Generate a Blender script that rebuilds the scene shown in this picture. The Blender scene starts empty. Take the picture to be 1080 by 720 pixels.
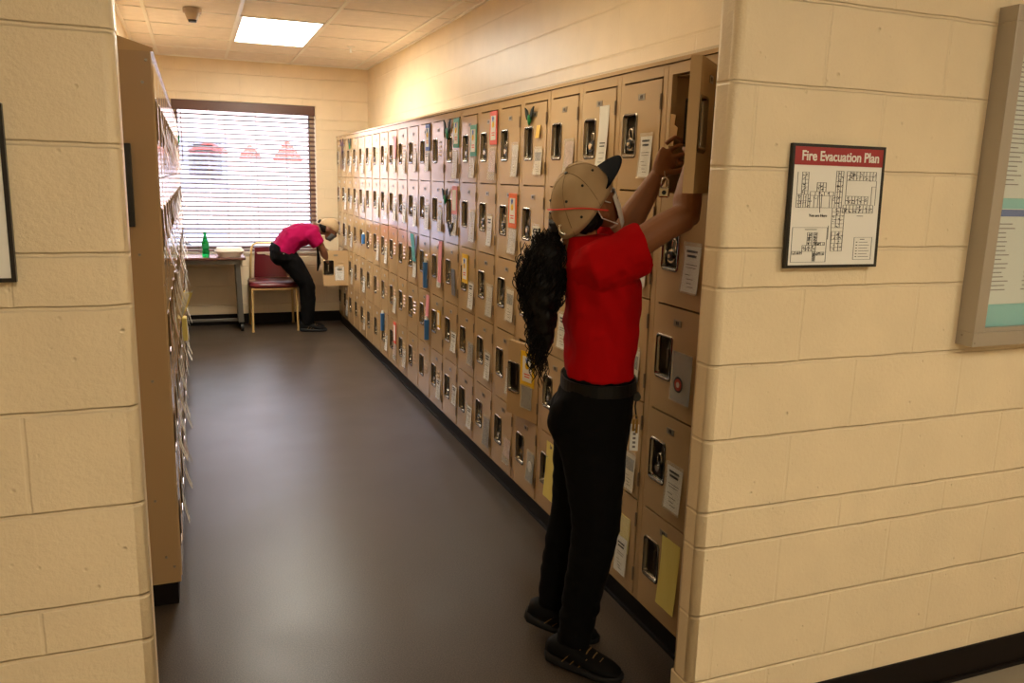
import bpy, bmesh, math, random
from mathutils import Vector, Matrix, noise
C = bpy.context.scene.collection
PI = math.pi
rnd = random.Random(7)

# ------------------------------------------------------------------ dimensions (metres)
CAM_H = 1.5844
YW, TH = 1.7215, 0.088          # front wall plane, thickness
XR, XL = 1.2309, -0.1218        # opening jambs
XF = 1.4357                     # right locker face
XRW, XLW = 1.777, -0.4495         # corridor walls
XLF = -0.1076                   # left locker face
YF = 8.935                      # far wall
ZC = 2.671                      # ceiling
YB, PW, PH = 2.0474, 0.3111, 0.3622
ZTOP, ZBOT = 1.9168, 0.0952
NR, NL = 22, 17
YLN = 3.008
HALL_A, HALL_B, CORR = 21.5, 19.5, 8.5
SKY, SUN, EXPO = 8.5, 6.5, 0

# ------------------------------------------------------------------ materials
def lin(c):
    return tuple(((v/255)/12.92 if v/255 <= 0.04045 else ((v/255+0.055)/1.055)**2.4) for v in c)
M = {}
def mat(name, rgb, rough=0.5, metal=0.0, emit=None, es=0, trans=0, alpha=1, bump=None, var=None, coat=0, spec=None, ior=None):
    m = bpy.data.materials.new(name); m.use_nodes = True
    nt = m.node_tree; b = nt.nodes['Principled BSDF']
    col = (*lin(rgb), 1)
    b.inputs['Base Color'].default_value = col
    b.inputs['Roughness'].default_value = rough
    b.inputs['Metallic'].default_value = metal
    b.inputs['Transmission Weight'].default_value = trans
    b.inputs['Alpha'].default_value = alpha
    b.inputs['Coat Weight'].default_value = coat
    if spec is not None: b.inputs['Specular IOR Level'].default_value = spec
    if ior: b.inputs['IOR'].default_value = ior
    if emit:
        b.inputs['Emission Color'].default_value = (*lin(emit), 1); b.inputs['Emission Strength'].default_value = es
    if var or bump:
        tc = nt.nodes.new('ShaderNodeTexCoord')
    if var:      # (scale, amount): tonal mottling of the base colour
        n = nt.nodes.new('ShaderNodeTexNoise'); n.inputs['Scale'].default_value = var[0]; n.inputs['Detail'].default_value = 5
        nt.links.new(tc.outputs['Object'], n.inputs['Vector'])
        r = nt.nodes.new('ShaderNodeMapRange'); r.inputs['From Min'].default_value = .3; r.inputs['From Max'].default_value = .7
        r.inputs['To Min'].default_value = 1-var[1]; r.inputs['To Max'].default_value = 1+var[1]
        nt.links.new(n.outputs['Fac'], r.inputs['Value'])
        v = nt.nodes.new('ShaderNodeVectorMath'); v.operation = 'SCALE'; v.inputs[0].default_value = col[:3]
        nt.links.new(r.outputs['Result'], v.inputs['Scale']); nt.links.new(v.outputs['Vector'], b.inputs['Base Color'])
    if bump:     # (scale, strength, distance)
        n = nt.nodes.new('ShaderNodeTexNoise'); n.inputs['Scale'].default_value = bump[0]; n.inputs['Detail'].default_value = 4
        nt.links.new(tc.outputs['Object'], n.inputs['Vector'])
        bp = nt.nodes.new('ShaderNodeBump'); bp.inputs['Strength'].default_value = bump[1]; bp.inputs['Distance'].default_value = bump[2]
        nt.links.new(n.outputs['Fac'], bp.inputs['Height']); nt.links.new(bp.outputs['Normal'], b.inputs['Normal'])
    M[name] = m
    return m

def block_material(name, rgb, axis, u0, rough=.38, strength=1.0):
    """painted concrete block: courses 8,8,8,4 inches, running bond, bumped joints and pits (world metres)."""
    m = mat(name, rgb, rough); nt = m.node_tree; b = nt.nodes['Principled BSDF']
    N = nt.nodes.new; L = nt.links.new
    tc = N('ShaderNodeTexCoord'); sp = N('ShaderNodeSeparateXYZ'); L(tc.outputs['Object'], sp.inputs[0])
    # slight waver so that joints are hand-made
    def ma(op, a, bb=None, c=None):
        n = N('ShaderNodeMath'); n.operation = op
        for i, v in enumerate((a, bb, c)):
            if v is None: continue
            if isinstance(v, (int, float)): n.inputs[i].default_value = v
            else: L(v, n.inputs[i])
        return n.outputs[0]
    wn = N('ShaderNodeTexNoise'); wn.inputs['Scale'].default_value = 9; L(tc.outputs['Object'], wn.inputs['Vector'])
    wv = ma('MULTIPLY', ma('SUBTRACT', wn.outputs['Fac'], .5), .006)
    z = ma('ADD', ma('ADD', sp.outputs['Z'], 7.112), wv)
    u = ma('ADD', sp.outputs[axis], wv)
    zp = ma('MODULO', z, .7112)
    d1 = ma('PINGPONG', zp, .1016); d2 = ma('PINGPONG', zp, .0508)
    half = ma('GREATER_THAN', zp, .6096)
    dz = ma('ADD', ma('MULTIPLY', d1, ma('SUBTRACT', 1, half)), ma('MULTIPLY', d2, half))
    par = ma('MODULO', ma('FLOOR', ma('DIVIDE', zp, .2032)), 2)
    uu = ma('ADD', ma('ADD', u, 40.64-u0), ma('MULTIPLY', par, .2032))
    du = ma('PINGPONG', uu, .2032)
    def ss(x, hi, depth):
        r = N('ShaderNodeMapRange'); r.interpolation_type = 'SMOOTHERSTEP'
        r.inputs['From Min'].default_value = .0015; r.inputs['From Max'].default_value = hi
        r.inputs['To Min'].default_value = 1-depth; r.inputs['To Max'].default_value = 1
        L(x, r.inputs['Value']); return r.outputs['Result']
    h = ma('MINIMUM', ss(dz, .0065, 1.0), ss(du, .0065, .35))
    pn = N('ShaderNodeTexNoise'); pn.inputs['Scale'].default_value = 95; pn.inputs['Detail'].default_value = 5; pn.inputs['Roughness'].default_value = .6
    L(tc.outputs['Object'], pn.inputs['Vector'])
    pit = N('ShaderNodeTexVoronoi'); pit.inputs['Scale'].default_value = 30; L(tc.outputs['Object'], pit.inputs['Vector'])
    pr = N('ShaderNodeMapRange'); pr.inputs['From Min'].default_value = .03; pr.inputs['From Max'].default_value = .16
    L(pit.outputs['Distance'], pr.inputs['Value'])
    pm = N('ShaderNodeTexNoise'); pm.inputs['Scale'].default_value = 14; L(tc.outputs['Object'], pm.inputs['Vector'])
    mask = N('ShaderNodeMapRange'); mask.inputs['From Min'].default_value = .55; mask.inputs['From Max'].default_value = .62
    L(pm.outputs['Fac'], mask.inputs['Value'])
    pits = ma('MULTIPLY', ma('SUBTRACT', 1, pr.outputs['Result']), mask.outputs['Result'])
    lo = N('ShaderNodeTexNoise'); lo.inputs['Scale'].default_value = 6; L(tc.outputs['Object'], lo.inputs['Vector'])
    hh = ma('ADD', ma('MULTIPLY', h, .0045), ma('MULTIPLY', pn.outputs['Fac'], .0022))
    hh = ma('SUBTRACT', hh, ma('MULTIPLY', pits, .003))
    hh = ma('ADD', hh, ma('MULTIPLY', lo.outputs['Fac'], .003))
    bp = N('ShaderNodeBump'); bp.inputs['Strength'].default_value = strength; bp.inputs['Distance'].default_value = 1.0
    L(hh, bp.inputs['Height']); L(bp.outputs['Normal'], b.inputs['Normal'])
    # paint: faint tone differences between blocks
    mr = N('ShaderNodeMapRange'); mr.inputs['From Min'].default_value = .3; mr.inputs['From Max'].default_value = .7
    mr.inputs['To Min'].default_value = .96; mr.inputs['To Max'].default_value = 1.03; L(lo.outputs['Fac'], mr.inputs['Value'])
    v = N('ShaderNodeVectorMath'); v.operation = 'SCALE'; v.inputs[0].default_value = lin(rgb)
    L(mr.outputs['Result'], v.inputs['Scale']); L(v.outputs['Vector'], b.inputs['Base Color'])
    return m

CREAM = (238, 217, 182)
block_material('cream_block_front', CREAM, 'X', -0.122)
block_material('cream_block_side', CREAM, 'Y', 0.1, strength=.5)
mat('cream_plain', CREAM, .5, bump=(60, .3, .002))
mat('locker', (193, 161, 119), .14, var=(3, .03), bump=(9, .04, .003), spec=.75)
mat('panel_shaded', (172, 140, 100), .3)  # less glossy locker paint, colour darkened to stand in for dimmer light
mat('locker_dark', (128, 108, 84), .3)
mat('locker_inside', (70, 54, 40), .5)
mat('chrome', (215, 210, 200), .16, 1)
mat('steel', (150, 142, 130), .3, 1)
mat('bezel', (150, 142, 128), .25, 1)
mat('cup', (58, 50, 42), .3, .7)
mat('lock_black', (20, 19, 18), .35)
mat('brass', (150, 118, 66), .35, 1)
mat('paper', (240, 236, 228), .7)
mat('paper_cream', (226, 212, 190), .7)
mat('paper_yellow', (232, 214, 120), .7)
mat('card_yellow', (238, 190, 20), .5)
mat('card_orange', (240, 110, 40), .5)
mat('card_red', (226, 70, 40), .5)
mat('card_green', (40, 140, 110), .5)
mat('card_pink', (236, 150, 160), .5)
mat('card_blue', (80, 110, 190), .5)
mat('teal', (40, 150, 150), .5)
mat('pen_blue', (60, 120, 190), .4)
mat('felt_green', (10, 130, 70), .6)
mat('felt_black', (18, 30, 26), .7)
mat('ribbon_brown', (90, 50, 56), .6)
mat('ink', (40, 38, 40), .6)
mat('ink_soft', (120, 112, 108), .6)
mat('photo_dark', (84, 70, 66), .3, var=(60, .5))
mat('photo_grey', (96, 100, 104), .3, var=(50, .35))
mat('photo_pink', (196, 150, 130), .4, var=(60, .3))
mat('photo_pale', (206, 196, 180), .4, var=(40, .15))
mat('moon', (225, 222, 215), .5, var=(90, .2))
mat('emblem_red', (190, 70, 50), .5)
mat('sleeve', (250, 248, 240), .12, alpha=.22, spec=.8, bump=(16, .5, .004))
mat('black_frame', (22, 18, 17), .35)
mat('sign_red', (160, 36, 40), .45)
mat('plate', (150, 138, 118), .35, .5)
mat('floor_vinyl', (92, 84, 76), .3, spec=.26)
mat('hall_tile', (150, 138, 120), .35, var=(2, .06))
mat('base_black', (18, 11, 10), .55, spec=.2)
mat('ceiling_tile', (246, 238, 230), .85, bump=(220, .5, .002), var=(12, .04))
mat('tbar', (250, 247, 240), .3)
mat('diffuser', (255, 255, 255), .6, emit=(255, 249, 232), es=36)
mat('aluminium', (176, 168, 156), .38, .55)
mat('board_paper', (206, 210, 198), .6)
mat('board_teal', (120, 190, 184), .7)
mat('board_blue', (50, 84, 150), .5)
mat('glass', (255, 255, 255), .02, alpha=.08, spec=.6)
mat('blind', (96, 60, 46), .35, var=(5, .1))
mat('window_frame', (214, 196, 170), .4)
mat('window_sash', (60, 44, 40), .4)
mat('sill', (200, 186, 168), .4)
mat('table_brown', (92, 54, 44), .25, var=(6, .12))
mat('table_leg', (110, 106, 98), .4, .6)
mat('maroon', (92, 26, 29), .28, bump=(20, .2, .004))
mat('gold_tube', (214, 180, 120), .28, .35)
mat('rubber', (18, 17, 17), .6)
mat('bottle_green', (20, 170, 80), .08, trans=.7, ior=1.4)
mat('foam', (228, 218, 206), .6)
mat('smoke_plastic', (190, 170, 150), .5)
# people
mat('skin_woman', (142, 91, 56), .6, bump=(300, .15, .001), var=(14, .05))
mat('skin_far', (120, 76, 54), .5)
mat('red_shirt', (176, 3, 9), .85, bump=(500, .3, .0006), spec=.12)
mat('pink_shirt', (152, 6, 70), .85, bump=(300, .3, .001), spec=.15)
mat('black_cloth', (7, 6, 7), .9, bump=(300, .3, .001), spec=.15)
mat('belt_black', (14, 12, 11), .5, spec=.25)
mat('cap_tan', (178, 152, 116), .85, bump=(600, .4, .0006), var=(30, .04))
mat('cap_seam', (128, 104, 74), .9)
mat('cap_navy', (9, 12, 21), .9, bump=(600, .4, .0006), spec=.1)
mat('hair_black', (11, 7, 6), .55, spec=.22)
mat('strap_red', (224, 70, 60), .6)
mat('mask_white', (226, 220, 216), .8)
mat('shoe_black', (10, 9, 10), .75, bump=(400, .4, .001), spec=.2)
mat('shoe_sole', (22, 21, 23), .6, spec=.3)
mat('lace_gold', (120, 92, 50), .6)
mat('eye_dark', (14, 12, 12), .3)
mat('lips', (120, 60, 54), .5)
# outside
mat('concrete_out', (205, 200, 200), .9)
mat('brick_out', (214, 190, 184), .9, var=(1.5, .06))
mat('canopy_red', (206, 70, 60), .8)
mat('leaf_out', (90, 150, 80), .8, var=(6, .3))
mat('car_blue', (160, 174, 205), .3)
mat('car_glass', (150, 156, 176), .3)
mat('notice_grey', (190, 186, 204), .8, alpha=.35)

def tinted_floor():
    m = M['floor_vinyl']; nt = m.node_tree; b = nt.nodes['Principled BSDF']; N = nt.nodes.new; L = nt.links.new
    tc = N('ShaderNodeTexCoord')
    n = N('ShaderNodeTexNoise'); n.inputs['Scale'].default_value = 230; n.inputs['Detail'].default_value = 3; L(tc.outputs['Object'], n.inputs['Vector'])
    n2 = N('ShaderNodeTexNoise'); n2.inputs['Scale'].default_value = 2.2; L(tc.outputs['Object'], n2.inputs['Vector'])
    cr = N('ShaderNodeValToRGB'); cr.color_ramp.elements[0].position = .35; cr.color_ramp.elements[1].position = .68
    cr.color_ramp.elements[0].color = (*lin((54, 45, 38)), 1); cr.color_ramp.elements[1].color = (*lin((84, 72, 62)), 1)
    L(n.outputs['Fac'], cr.inputs[0]); L(cr.outputs[0], b.inputs['Base Color'])
    mr = N('ShaderNodeMapRange'); mr.inputs['To Min'].default_value = .26; mr.inputs['To Max'].default_value = .42
    L(n2.outputs['Fac'], mr.inputs['Value']); L(mr.outputs['Result'], b.inputs['Roughness'])
    bp = N('ShaderNodeBump'); bp.inputs['Strength'].default_value = .12; bp.inputs['Distance'].default_value = .002
    L(n.outputs['Fac'], bp.inputs['Height']); L(bp.outputs['Normal'], b.inputs['Normal'])
tinted_floor()

# ------------------------------------------------------------------ mesh helpers
class MB:
    def __init__(s): s.bm = bmesh.new()
    def box(s, x0, x1, y0, y1, z0, z1, mtx=None, bev=0):
        r = bmesh.ops.create_cube(s.bm, size=1)['verts']
        bmesh.ops.scale(s.bm, vec=(x1-x0, y1-y0, z1-z0), verts=r)
        bmesh.ops.translate(s.bm, vec=((x0+x1)/2, (y0+y1)/2, (z0+z1)/2), verts=r)
        if bev:
            ed = list({e for v in r for e in v.link_edges})
            o = bmesh.ops.bevel(s.bm, geom=ed, offset=bev, segments=2, affect='EDGES', profile=.5)
            r = list({v for f in o['faces'] for v in f.verts} | {v for v in r if v.is_valid})
        if mtx is not None: bmesh.ops.transform(s.bm, matrix=mtx, verts=r)
        return s
    def cyl(s, p0, p1, r0, r1=None, n=16):
        return s.tube([p0, p1], [r0, r0 if r1 is None else r1], n)
    def tube(s, pts, rad, n=10, closed=False):
        pts = [Vector(p) for p in pts]
        if isinstance(rad, (int, float)): rad = [rad]*len(pts)
        m = len(pts); rings = []; prev = None
        for i, p in enumerate(pts):
            if closed: t = pts[(i+1) % m]-pts[i-1]
            else: t = pts[min(i+1, m-1)]-pts[max(i-1, 0)]
            t.normalize()
            if prev is None:
                a = Vector((0, 0, 1)) if abs(t.z) < .9 else Vector((1, 0, 0))
                u = t.cross(a).normalized()
            else:
                u = (prev-t*prev.dot(t))
                u = u.normalized() if u.length > 1e-6 else t.orthogonal().normalized()
            prev = u; w = t.cross(u)
            rings.append([s.bm.verts.new(p+(u*math.cos(2*PI*k/n)+w*math.sin(2*PI*k/n))*rad[i]) for k in range(n)])
        for i in range(m if closed else m-1):
            a, b = rings[i], rings[(i+1) % m]
            for k in range(n): s.bm.faces.new((a[k], a[(k+1) % n], b[(k+1) % n], b[k]))
        if not closed:
            s.bm.faces.new(rings[0][::-1]); s.bm.faces.new(rings[-1])
        return s
    def loft(s, rings, cap=True):
        """rings: lists of points, same count"""
        vr = [[s.bm.verts.new(p) for p in r] for r in rings]; n = len(vr[0])
        for a, b in zip(vr, vr[1:]):
            for k in range(n): s.bm.faces.new((a[k], a[(k+1) % n], b[(k+1) % n], b[k]))
        if cap: s.bm.faces.new(vr[0][::-1]); s.bm.faces.new(vr[-1])
        return s
    def ell(s, c, r, mtx=None, u=20, v=14):
        o = bmesh.ops.create_uvsphere(s.bm, u_segments=u, v_segments=v, radius=1)['verts']
        bmesh.ops.scale(s.bm, vec=r, verts=o)
        if mtx is not None: bmesh.ops.transform(s.bm, matrix=mtx, verts=o)
        bmesh.ops.translate(s.bm, vec=c, verts=o)
        return s
    def prism(s, pts, off):
        """polygon pts extruded by vector off"""
        a = [s.bm.verts.new(p) for p in pts]; b = [s.bm.verts.new(Vector(p)+Vector(off)) for p in pts]
        s.bm.faces.new(a[::-1]); s.bm.faces.new(b); n = len(a)
        for k in range(n): s.bm.faces.new((a[k], a[(k+1) % n], b[(k+1) % n], b[k]))
        return s
    def sheet(s, fn, nu, nv, th, nrm):
        """curved sheet of real thickness: fn(u,v)->point"""
        nrm = Vector(nrm)*th
        A = [[s.bm.verts.new(Vector(fn(i/nu, j/nv))) for i in range(nu+1)] for j in range(nv+1)]
        B = [[s.bm.verts.new(v.co+nrm) for v in r] for r in A]
        for j in range(nv):
            for i in range(nu):
                s.bm.faces.new((A[j][i], A[j][i+1], A[j+1][i+1], A[j+1][i]))
                s.bm.faces.new((B[j][i], B[j+1][i], B[j+1][i+1], B[j][i+1]))
        for i in range(nu):
            s.bm.faces.new((A[0][i], B[0][i], B[0][i+1], A[0][i+1])); s.bm.faces.new((A[nv][i+1], B[nv][i+1], B[nv][i], A[nv][i]))
        for j in range(nv):
            s.bm.faces.new((A[j+1][0], B[j+1][0], B[j][0], A[j][0])); s.bm.faces.new((A[j][nu], B[j][nu], B[j+1][nu], A[j+1][nu]))
        return s
    def mesh(s, name, m, smooth=False):
        bmesh.ops.recalc_face_normals(s.bm, faces=s.bm.faces)
        me = bpy.data.meshes.new(name); s.bm.to_mesh(me); s.bm.free()
        if m is not None: me.materials.append(M[m] if isinstance(m, str) else m)
        if smooth: me.shade_smooth()
        return me
    def obj(s, name, m, parent=None, loc=None, smooth=False, angle=None):
        me = s.mesh(name, m, smooth)
        o = bpy.data.objects.new(name, me); C.objects.link(o)
        if parent: o.parent = parent
        if loc is not None: o.location = loc
        return o
def remesh(mb, voxel, smooth=4, fn=None):
    """fuse overlapping lofts into one continuous skin"""
    me = mb.mesh('tmp', None); o = bpy.data.objects.new('tmp', me); C.objects.link(o)
    r = o.modifiers.new('r', 'REMESH'); r.mode = 'VOXEL'; r.voxel_size = voxel
    if smooth:
        sm = o.modifiers.new('s', 'SMOOTH'); sm.iterations = smooth; sm.factor = .6
    dg = bpy.context.evaluated_depsgraph_get()
    out = bpy.data.meshes.new_from_object(o.evaluated_get(dg))
    bpy.data.objects.remove(o); bpy.data.meshes.remove(me)
    if fn:
        nr = [v.normal.copy() for v in out.vertices]
        for v, n in zip(out.vertices, nr): v.co += n*fn(v.co)
    out.shade_smooth()
    return out
def mobj(name, me, m, parent=None):
    me.name = name; me.materials.clear(); me.materials.append(M[m])
    o = bpy.data.objects.new(name, me); C.objects.link(o)
    if parent: o.parent = parent
    return o
def tag(o, label, cat, group=None):
    o['label'] = label; o['category'] = cat
    if group: o['group'] = group
    return o
def thing(name, label, cat, loc=(0, 0, 0), rot=(0, 0, 0), group=None):
    o = bpy.data.objects.new(name, None); C.objects.link(o); o.location = loc; o.rotation_euler = rot
    o.empty_display_size = .05
    return tag(o, label, cat, group)
def struct(o): o['kind'] = 'structure'; return o
def copy_tree(o, parent=None):
    c = o.copy(); C.objects.link(c)
    if parent: c.parent = parent
    for ch in KIDS.get(o.name, []):
        copy_tree(ch, c)
    return c
KIDS = {}
def note_kids(root):
    ch = list(root.children)
    KIDS[root.name] = ch
    for k in ch: note_kids(k)
ORD = ['first', 'second', 'third', 'fourth', 'fifth', 'sixth', 'seventh', 'eighth', 'ninth', 'tenth', 'eleventh', 'twelfth', 'thirteenth',
       'fourteenth', 'fifteenth', 'sixteenth', 'seventeenth', 'eighteenth', 'nineteenth', 'twentieth', 'twenty-first', 'twenty-second']
ROW = ['top row', 'second row down', 'middle row', 'fourth row down', 'bottom row']
def cell(c, r, side): return '%s, %s locker %s' % (ROW[r], ORD[c], 'from the doorway' if side == 'doorway' else 'inward')

# ------------------------------------------------------------------ camera
cam = bpy.data.cameras.new('camera'); co = bpy.data.objects.new('camera', cam); C.objects.link(co)
rt = Vector((0.93286921, -0.35927239, 0.02604596)); up = Vector((0.04677733, 0.19251909, 0.98017768)); fw = Vector((0.35716512, 0.91315921, -0.19640093))
mt = Matrix((rt, up, -fw)).transposed().to_4x4(); mt.translation = (0, 0, CAM_H); co.matrix_world = mt
cam.sensor_width = 36; cam.lens = 857.3785/1080*36; cam.clip_start = .02
bpy.context.scene.camera = co

# ------------------------------------------------------------------ room shell
def rounded_wall(name, x0, x1, side):
    """front wall piece with bull-nosed end at the opening; the lowest course is square"""
    r = .022; mb = MB(); y0, y1 = YW, YW+TH
    xe = x1 if side == 'left' else x0; sg = -1 if side == 'left' else 1   # direction into the wall
    pts = []
    def arc(cx, cy, a0, a1):
        return [(cx+r*math.cos(a0+(a1-a0)*i/8), cy+r*math.sin(a0+(a1-a0)*i/8)) for i in range(9)]
    if side == 'left':
        pts = [(x0, y0)]+arc(xe-r, y0+r, -PI/2, 0)+arc(xe-r, y1-r, 0, PI/2)+[(x0, y1)]
    else:
        pts = [(x1, y1)]+arc(xe+r, y1-r, PI/2, PI)+arc(xe+r, y0+r, PI, 1.5*PI)+[(x1, y0)]
    mb.prism([(x, y, .2032) for x, y in pts], (0, 0, 2.8-.2032))
    mb.box(min(x0, x1), max(x0, x1), y0-.001, y1+.001, 0, .2032, bev=.004)
    o = mb.obj(name, 'cream_block_front', smooth=True)
    o.data.materials.append(M['cream_block_side'])
    for p in o.data.polygons:
        n = p.normal
        p.use_smooth = abs(n.z) < .5 and not (abs(abs(n.x)-1) < 1e-4 or abs(abs(n.y)-1) < 1e-4)
        if abs(n.x) > .8: p.material_index = 1
    return struct(o)
rounded_wall('wall_left', -3.0, XL, 'left')
rounded_wall('wall_right', XR, 4.4, 'right')
struct(MB().box(XL, XR, YW, YW+TH, 2.45, 2.8).obj('wall_header', 'cream_block_front'))
def block_box(name, x0, x1, y0, y1, m='cream_block_side', z1=2.8):
    return struct(MB().box(x0, x1, y0, y1, 0, z1).obj(name, m))
block_box('wall_corridor_right', XRW, XRW+.2, YW+TH, YF+.2)
block_box('wall_corridor_left', XLW-.2, XLW, YW+TH, YF+.2)
WX0, WX1, WZ0, WZ1 = -.17, 1.226, .742, 2.268
mb = MB()
mb.box(XLW-.2, WX0, YF, YF+.2, 0, 2.8); mb.box(WX1, XRW+.2, YF, YF+.2, 0, 2.8)
mb.box(WX0, WX1, YF, YF+.2, 0, WZ0); mb.box(WX0, WX1, YF, YF+.2, WZ1, 2.8)
struct(mb.obj('wall_far', 'cream_block_front'))
struct(MB().box(-3.0, 4.4, -2.6, YW+.05, -.1, 0).obj('floor_hall', 'hall_tile'))
struct(MB().box(XLW-.2, XRW+.2, YW+.05, YF+.2, -.1, 0).obj('floor', 'floor_vinyl'))
struct(MB().box(-3.0, 4.4, -2.6, YW, ZC+.03, ZC+.1).obj('ceiling_hall', 'ceiling_tile'))
struct(MB().box(XLW-.2, XRW+.2, YW, YF+.2, ZC+.004, ZC+.1).obj('ceiling', 'ceiling_tile'))
block_box('wall_hall_back', -3.0, 4.4, -2.8, -2.6, 'cream_plain')
block_box('wall_hall_left', -3.2, -3.0, -2.8, YW+.1, 'cream_plain')
block_box('wall_hall_right', 4.4, 4.6, -2.8, YW+.1, 'cream_plain')
# ceiling grid
mb = MB()
for x in (-.262, .358, .982, 1.632): mb.box(x-.012, x+.012, YW+TH, YF, ZC-.004, ZC+.006)
k = 7.668
ys = [k+.612*i for i in range(-9, 3)]
for y in ys:
    if YW+TH < y < YF: mb.box(XLW, XRW, y-.006, y+.006, ZC-.0015, ZC+.006)
mb.box(XLW, XLW+.022, YW+TH, YF, ZC-.005, ZC+.006); mb.box(XRW-.022, XRW, YW+TH, YF, ZC-.005, ZC+.006)
mb.box(XLW, XRW, YF-.022, YF, ZC-.005, ZC+.006)
struct(mb.obj('trim_1', 'tbar'))
def base(name, x0, x1, y0, y1, h=.112):
    return struct(MB().box(x0, x1, y0, y1, 0, h, bev=.003).obj(name, 'base_black'))
base('baseboard_far', XLW, XRW, YF-.008, YF)
mb = MB().box(XR+.004, 4.4, YW-.009, YW, 0, .112, bev=.003).box(XR+.004, 4.4, YW-.02, YW-.008, 0, .012, bev=.003)
struct(mb.obj('baseboard_right', 'base_black'))
mb = MB().box(-3, XL-.004, YW-.009, YW, 0, .112, bev=.003)
struct(mb.obj('baseboard_left', 'base_black'))
# lamps of the place
def fixture(x0, x1, y0, y1, z, label, strength=None):
    t = thing('ceiling_light', label, 'ceiling light', ((x0+x1)/2, (y0+y1)/2, z), group='ceiling light panels')
    w, d = (x1-x0)/2, (y1-y0)/2
    f = MB(); b = .018
    f.box(-w, w, -d, -d+b, -.006, .03); f.box(-w, w, d-b, d, -.006, .03); f.box(-w, -w+b, -d+b, d-b, -.006, .03); f.box(w-b, w, -d+b, d-b, -.006, .03)
    f.obj('frame', 'tbar', t)
    mm = 'diffuser'
    if strength:
        mm = 'diffuser_%g' % strength
        if mm not in M: mat(mm, (255, 255, 255), .6, emit=(255, 246, 220) if strength > 10 else (255, 236, 196), es=strength)
    MB().box(-w+b, w-b, -d+b, d-b, -.002, .008).obj('diffuser', mm, t)
    return t
fixture(.372, .968, 6.43, 7.662, ZC, 'bright rectangular light panel in the corridor ceiling near the window')
fixture(.372, .968, 2.77, 3.99, ZC, 'light panel in the corridor ceiling above the woman', CORR)
fixture(.1, .7, -1.5, -.3, ZC+.03, 'light panel in the hall ceiling behind the camera', HALL_A)
fixture(2.5, 3.1, -1.2, .0, ZC+.03, 'light panel in the hall ceiling by the notice case', HALL_B)
# ------------------------------------------------------------------ ceiling things
t = thing('smoke_detector', 'round beige detector hanging from the corridor ceiling, cut by the top edge', 'smoke detector', (.05, 6.32, ZC))
MB().cyl((0, 0, 0), (0, 0, -.03), .062, .06, 24).cyl((0, 0, -.03), (0, 0, -.075), .05, .034, 24).obj('housing', 'smoke_plastic', t, smooth=False)
MB().cyl((0, 0, -.075), (0, 0, -.09), .03, .026, 20).obj('sensor_cap', 'lock_black', t)
MB().ell((.05, -.02, -.045), (.006, .006, .006)).obj('indicator_lamp', 'tbar', t)
t = thing('fire_sprinkler', 'small sprinkler head on the corridor ceiling, right of the light panel', 'sprinkler', (1.335, 7.44, ZC))
MB().cyl((0, 0, 0), (0, 0, -.006), .035, .035, 20).obj('escutcheon', 'tbar', t)
MB().cyl((0, 0, -.006), (0, 0, -.05), .007, .007, 10).cyl((0, 0, -.05), (0, 0, -.053), .018, .018, 14).obj('nozzle', 'tbar', t)

# ------------------------------------------------------------------ window, blind, what is outside
mb = MB(); fy0, fy1 = YF+.13, YF+.17
b = .046
mb.box(WX0, WX0+b, fy0, fy1, WZ0, WZ1).box(WX1-b, WX1, fy0, fy1, WZ0, WZ1).box(WX0+b, WX1-b, fy0, fy1, WZ0, WZ0+b).box(WX0+b, WX1-b, fy0, fy1, WZ1-b, WZ1)
w1 = struct(mb.obj('window_1', 'window_frame'))
mb = MB(); b2 = b+.011
mb.box(WX0+b, WX0+b2, fy0+.006, fy1-.006, WZ0+b, WZ1-b).box(WX1-b2, WX1-b, fy0+.006, fy1-.006, WZ0+b, WZ1-b).box(WX0+b2, WX1-b2, fy0+.006, fy1-.006, WZ0+b, WZ0+b2).box(WX0+b2, WX1-b2, fy0+.006, fy1-.006, WZ1-b2, WZ1-b)
mb.obj('sash', 'window_sash', w1)
g = MB().box(WX0+b, WX1-b, fy0+.018, fy0+.024, WZ0+b, WZ1-b).obj('glass', 'glass', w1)
s = MB().box(WX0-.01, WX1+.01, YF-.015, fy0, WZ0-.004, WZ0+.018, bev=.003).obj('window_sill', 'sill', w1)
t = thing('window_blind', 'brown slatted blind hanging in the far window, slats open', 'blind', ((WX0+WX1)/2, YF+.05, WZ1))
bw = (WX1-WX0)/2-.006
MB().box(-bw, bw, -.04, .03, -.098, -.002, bev=.003).obj('headrail', 'blind', t)
n = 0; z = -.13
zs = []
while z > WZ0-WZ1+.06: zs.append(z); z -= .0455
mb = MB()
for i, z in enumerate(zs):
    jit = rnd.uniform(-.0015, .0015)
    def fn(u, v, z=z, jit=jit): return (-bw+2*bw*u, -.024+.048*v, z+jit*math.sin(u*9+z*50)+.003*math.sin(PI*v)+.0088*(v-.5)*2)
    mb.sheet(fn, 10, 4, .0028, (0, 0, -1))
mb.obj('slats', 'blind', t)
MB().box(-bw, bw, -.026, .026, WZ0-WZ1+.024, WZ0-WZ1+.042, bev=.004).obj('bottom_rail', 'blind', t)
mb = MB()
for x in (-.5, -.2, .1, .4, .62):
    mb.cyl((x, -.027, -.1), (x, -.027, WZ0-WZ1+.03), .0012, n=6); mb.cyl((x, .027, -.1), (x, .027, WZ0-WZ1+.03), .0012, n=6)
mb.obj('ladder_cords', 'blind', t)
o = MB().cyl((0, 0, -.1), (.0, 0, -.62), .0045, n=8).obj('tilt_wand', 'blind', t, loc=(-.61, -.05, 0))
for x in (-.35, .12, .48): MB().ell((x, -.042, -.092), (.006, .005, .006), u=10, v=8).obj('cord_stop', 'chrome', t)
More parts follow.
